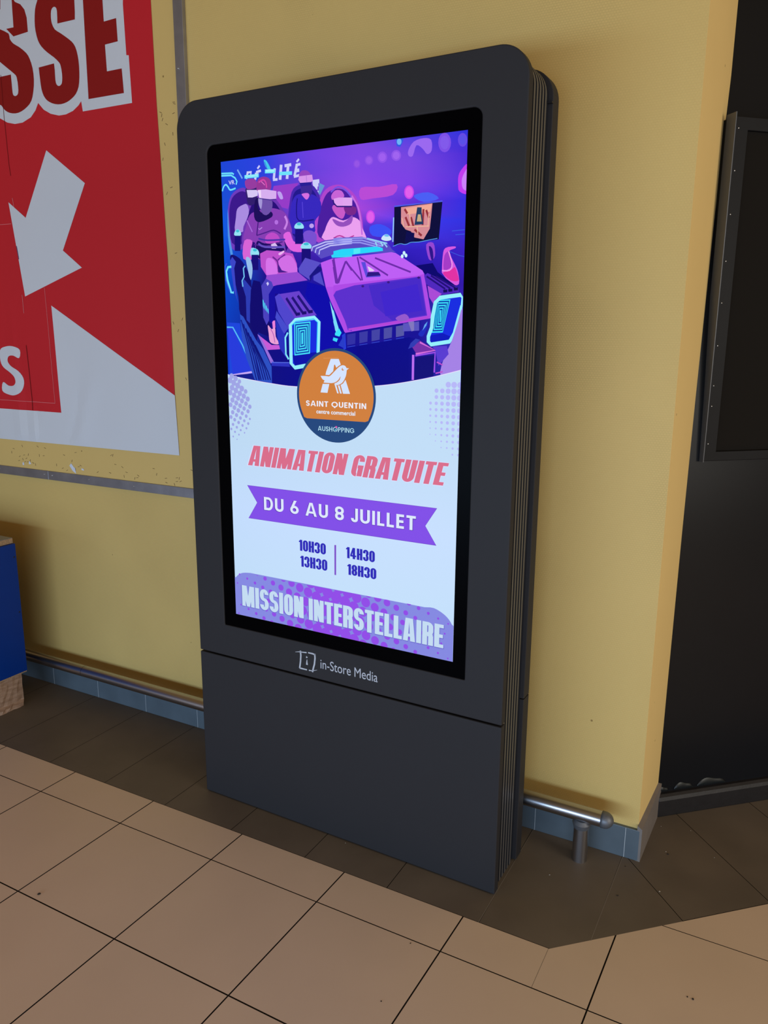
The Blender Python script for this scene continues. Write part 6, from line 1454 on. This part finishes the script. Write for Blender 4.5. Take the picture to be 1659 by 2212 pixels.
for a in ART:
    layer_y[0] -= .0000045
    if a[0] == 'g':
        for r in range(len(a[1]) - 1):
            for c in range(5):
                n0 = len(sv)
                for (rr, cc) in ((r, c), (r, c + 1), (r + 1, c + 1), (r + 1, c)):
                    sv.append(to_k(137 * cc, a[1][rr]))
                    sc.append(lin(a[2][rr][cc]))
                sf.append((n0, n0 + 1, n0 + 2, n0 + 3))
    elif a[0] == 'w':
        pts = [(a[1][i] / 10, a[1][i + 1] / 10) for i in range(0, len(a[1]), 2)]
        cols = [lin(h_) for h_ in a[3]]
        for p_, q_ in zip(pts[:-1], pts[1:]):
            prev_ = [(p_, cols[0]), (q_, cols[0])]
            for v_, c_ in zip(a[2], cols):
                nx = [((p_[0], v_), c_), ((q_[0], v_), c_)]
                n0 = len(sv)
                for (uv, cc) in (prev_[0], prev_[1], nx[1], nx[0]):
                    sv.append(to_k(*uv))
                    f_ = .5 + .5 * math.cos((uv[0] - 560) / 685 * 2)
                    sc.append((cc[0] * (.93 + .1 * f_), cc[1] * (.95 + .07 * f_), min(1.0, cc[2] * (.96 + .06 * f_)), 1))
                sf.append((n0, n0 + 1, n0 + 2, n0 + 3))
                prev_ = nx
    elif a[0] == 'p':
        put([(a[2][i] / 10, a[2][i + 1] / 10) for i in range(0, len(a[2]), 2)], lin(a[1]))
    elif a[0] == 'l':
        w = a[2] / 10 / 2
        pts = [Vector((a[3][i] / 10, a[3][i + 1] / 10)) for i in range(0, len(a[3]), 2)]
        nrm = []
        for i in range(len(pts)):
            d = (pts[min(i + 1, len(pts) - 1)] - pts[max(i - 1, 0)])
            d = d.normalized() if d.length > 0 else Vector((1, 0))
            nrm.append(Vector((-d.y, d.x)) * w)
        for i in range(len(pts) - 1):
            qd = [pts[i] - nrm[i], pts[i + 1] - nrm[i + 1], pts[i + 1] + nrm[i + 1], pts[i] + nrm[i]]
            put([(min(685, max(0, p_.x)), p_.y) for p_ in qd], lin(a[1]))
    elif a[0] == 't':
        _, font, s, col, bx_, slant, bold = a
        x0, y0, x1, y1 = [v / 10 for v in bx_]
        H_ = y1 - y0
        if font == 'f':
            polys = font_polys(s, bold)
        else:
            polys, _w = layout(font, s, bold)
        if slant: polys = [[(p_[0] + .19 * p_[1], p_[1]) for p_ in q_] for q_ in polys]
        a0, a1, b0, b1 = normalise(polys)
        shifts = [(0, 0)]
        if font == 'a' and bold: shifts = [(math.cos(t) * bold * .35, math.sin(t) * bold * .35) for t in [k * math.pi / 4 for k in range(8)]]
        c_ = lin(col)
        for dx, dy in shifts:
            for q_ in polys:
                put([(x0 + (p_[0] - a0) / (a1 - a0) * (x1 - x0) + dx, y1 - (p_[1] - b0) / (b1 - b0) * H_ + dy) for p_ in q_], c_)
ds = mesh_object('display_screen', sv, sf, m_screen, ki, colours=sc)
ds['label'] = 'lit portrait picture with event notice'

# printed mark and lettering under the display
def pk(u, w): return (u, -.0002, w)


def stroke_mesh(lines, name, parent, mat):
    vv, ff_ = [], []
    for width0, width1, pts in lines:
        P_ = [Vector(p_) for p_ in pts]
        n = len(P_)
        for i in range(n):
            d = (P_[min(i + 1, n - 1)] - P_[max(i - 1, 0)]).normalized()
            w = (width0 + (width1 - width0) * i / (n - 1)) / 2
            nn = Vector((-d.y, d.x)) * w
            vv += [pk(*(P_[i] - nn)), pk(*(P_[i] + nn))]
        for i in range(n - 1):
            k = len(vv) - 2 * n + 2 * i
            ff_.append((k, k + 2, k + 3, k + 1))
    return mesh_object(name, vv, ff_, mat, parent)


def arcpts(cx_, cz_, rx_, rz_, a0, a1, n=24):
    return [(cx_ + rx_ * math.cos(math.radians(a0 + (a1 - a0) * k / n)), cz_ + rz_ * math.sin(math.radians(a0 + (a1 - a0) * k / n))) for k in range(n + 1)]


LG = [[0.0008, 0.0035, [[-0.13412, 0.53897], [-0.1223, 0.5419], [-0.09588, 0.54478]]], [0.0048, 0.0048, [[-0.11661, 0.54621], [-0.11534, 0.53311], [-0.1167, 0.51493], [-0.11903, 0.50007], [-0.12018, 0.49352]]], [0.0045, 0.0035, [[-0.12067, 0.49431], [-0.10944, 0.4941], [-0.09523, 0.49412]]], [0.0035, 0.0048, [[-0.09083, 0.54584], [-0.0758, 0.54592], [-0.06734, 0.54462]]], [0.0048, 0.0048, [[-0.0688, 0.5474], [-0.06799, 0.53433], [-0.07024, 0.51613], [-0.07445, 0.50187], [-0.07711, 0.49147]]], [0.0035, 0.0008, [[-0.08916, 0.49413], [-0.07656, 0.49516], [-0.06146, 0.5012]]], [0.006, 0.003, [[-0.09762, 0.53153], [-0.09309, 0.53117]]], [0.0015, 0.0062, [[-0.0947, 0.52504], [-0.09534, 0.51733], [-0.09498, 0.50894]]]]
lm_ = stroke_mesh(LG, 'brand_mark', ki, m_print)
lm_['label'] = 'pale grey square mark'
polys = font_polys('in-Store Media', 0)
a0, a1, b0, b1 = normalise(polys)
vv, ff_ = [], []
for q_ in polys:
    n0 = len(vv)
    for p_ in q_: vv.append(pk(-.0500 + (p_[0] - a0) / (a1 - a0) * .1800, .5085 + (p_[1] - b0) / (b1 - b0) * .0275))
    ff_.append(tuple(range(n0, n0 + len(q_))))
lt_ = mesh_object('brand_lettering', vv, ff_, m_print, ki)
lt_['label'] = 'pale grey lettering in one line'

# ---------------------------------------------------------------- blue box on wooden blocks, at the left edge
bb = empty('storage_box', 'dark blue melamine box with a chipboard top on wooden blocks at the left edge', 'box', (-2.05, -.2, .136))
ox, oy, oz = bb.location
X1 = -1.487
box('end_panel', X1 - .018 - ox, X1 - ox, -.55 - oy, .150 - oy, .136 - oz, .640 - oz, m_blue, bb, bevel=.002)
box('end_panel', -2.6 - ox, -2.582 - ox, -.55 - oy, .150 - oy, .136 - oz, .640 - oz, m_blue, bb, bevel=.002)
box('front_panel', -2.58 - ox, X1 - .019 - ox, -.55 - oy, -.532 - oy, .137 - oz, .639 - oz, m_blue, bb, bevel=.001)
box('back_panel', -2.58 - ox, X1 - .019 - ox, .131 - oy, .149 - oy, .137 - oz, .639 - oz, m_blue, bb, bevel=.001)
tp = box('top_board', -2.61 - ox, X1 - .010 - ox, -.56 - oy, .148 - oy, .6405 - oz, .6595 - oz, m_chip, bb, bevel=.001)
tp['label'] = 'raw chipboard edge'
box('top_laminate', -2.61 - ox, X1 - .011 - ox, -.56 - oy, .147 - oy, .6597 - oz, .6610 - oz, m_greytop, bb)
lip = box('chipboard_edge', X1 - .025 - ox, X1 - .0045 - ox, -.50 - oy, .1495 - oy, .1302 - oz, .1358 - oz, m_chip, bb)
hole = None
for z in (.590, .375):
    b_ = bmesh.new()
    tube(b_, (X1 - ox - .002, .140 - oy, z - oz), (X1 - ox + .0004, .140 - oy, z - oz), .0032, 14)
    bm_object('peg_hole', b_, m_core, bb)


def block(x0, x1, y0, y1, label):
    bm_ = bmesh.new()
    n = 7
    top, botm = [], []
    loop = []
    for k in range(n): loop.append((x0 + (x1 - x0) * k / n, y0))
    for k in range(n): loop.append((x1, y0 + (y1 - y0) * k / n))
    for k in range(n): loop.append((x1 - (x1 - x0) * k / n, y1))
    for k in range(n): loop.append((x0, y1 - (y1 - y0) * k / n))
    lay = []
    for z in (0, .012, .02, .05, .08, .11, .128):
        j = .0045 if z < .02 else .002
        lay.append([bm_.verts.new((x + random.uniform(-j, j) + (.010 if z < .015 and x == x1 else 0), y + random.uniform(-j, j) + (-.012 if z < .015 else 0), z + (random.uniform(0, .002) if 0 < z < .12 else 0))) for x, y in loop])
    for a, b in zip(lay[:-1], lay[1:]):
        for i in range(len(a)): bm_.faces.new((a[i], a[(i + 1) % len(a)], b[(i + 1) % len(a)], b[i]))
    bm_.faces.new(lay[0])
    bm_.faces.new(lay[-1])
    o = bm_object('wood_block', bm_, m_wood)
    o['label'] = label
    o['category'] = 'block'
    return o


block(-1.66, -1.503, .030, .135, 'splintered pale wooden block under the back corner of the blue box')

# ---------------------------------------------------------------- bits of dirt on the floor
GR = [[-0.546, -0.5623, 0.0045, 0], [0.3602, -0.2558, 0.0018, 0], [0.3785, -0.4348, 0.0018, 0], [0.8419, 0.3815, 0.0035, 0], [0.7546, 0.1456, 0.003, 0], [0.7479, 0.2722, 0.002, 0], [0.9569, -0.1055, 0.002, 0], [0.9686, -0.1065, 0.003, 0], [0.8469, 0.2134, 0.0026, 1], [0.5779, 0.1393, 0.002, 1], [0.803, 0.5064, 0.0014, 1], [0.8828, 0.5266, 0.0016, 1], [0.8349, 0.3913, 0.0016, 1], [0.9564, 0.4288, 0.0014, 1], [0.0318, -0.0062, 0.0014, 1]]
GRIT_LABELS = [
 "small dark triangular chip on the beige tiles at lower left",
 "tiny dark speck on the beige tile in front of the kiosk",
 "tiny dark speck near the bottom edge, on the beige tiles below the kiosk",
 "dark crumb on the brown tiles in front of the black wall",
 "dark crumb in the middle of the triangular brown tile",
 "dark crumb beside the corner of the yellow wall skirting",
 "left one of two dark specks on the beige tile at bottom right",
 "right one of two dark specks on the beige tile at bottom right",
 "pale crumb on the seam of the brown tiles right of the triangular tile",
 "pinkish pale crumb on the brown tile left of the rail post",
 "pale crumb on brown tile next to the skirting of the reveal",
 "pale crumb on the brown tile seam in front of the black plinth",
 "pale crumb on the brown tile near the dark crumb by the black wall",
 "nearest pale crumb on the brown tile in front of the black wall",
 "tiny pale crumb at the foot of the kiosk front"
]
for k, (x, y, s, pale) in enumerate(GR):
    bm_ = bmesh.new()
    bmesh.ops.create_icosphere(bm_, subdivisions=1, radius=s)
    for v in bm_.verts:
        v.co = Vector((v.co.x * random.uniform(.7, 1.4), v.co.y * random.uniform(.6, 1.1), v.co.z * .4 + s * .36))
    o = bm_object('floor_crumb', bm_, m_crumb if pale else m_grit)
    o.location = (x, y, 0)
    o.rotation_euler = (0, 0, random.uniform(0, 3))
    o['label'] = GRIT_LABELS[k]
    o['category'] = 'crumb'
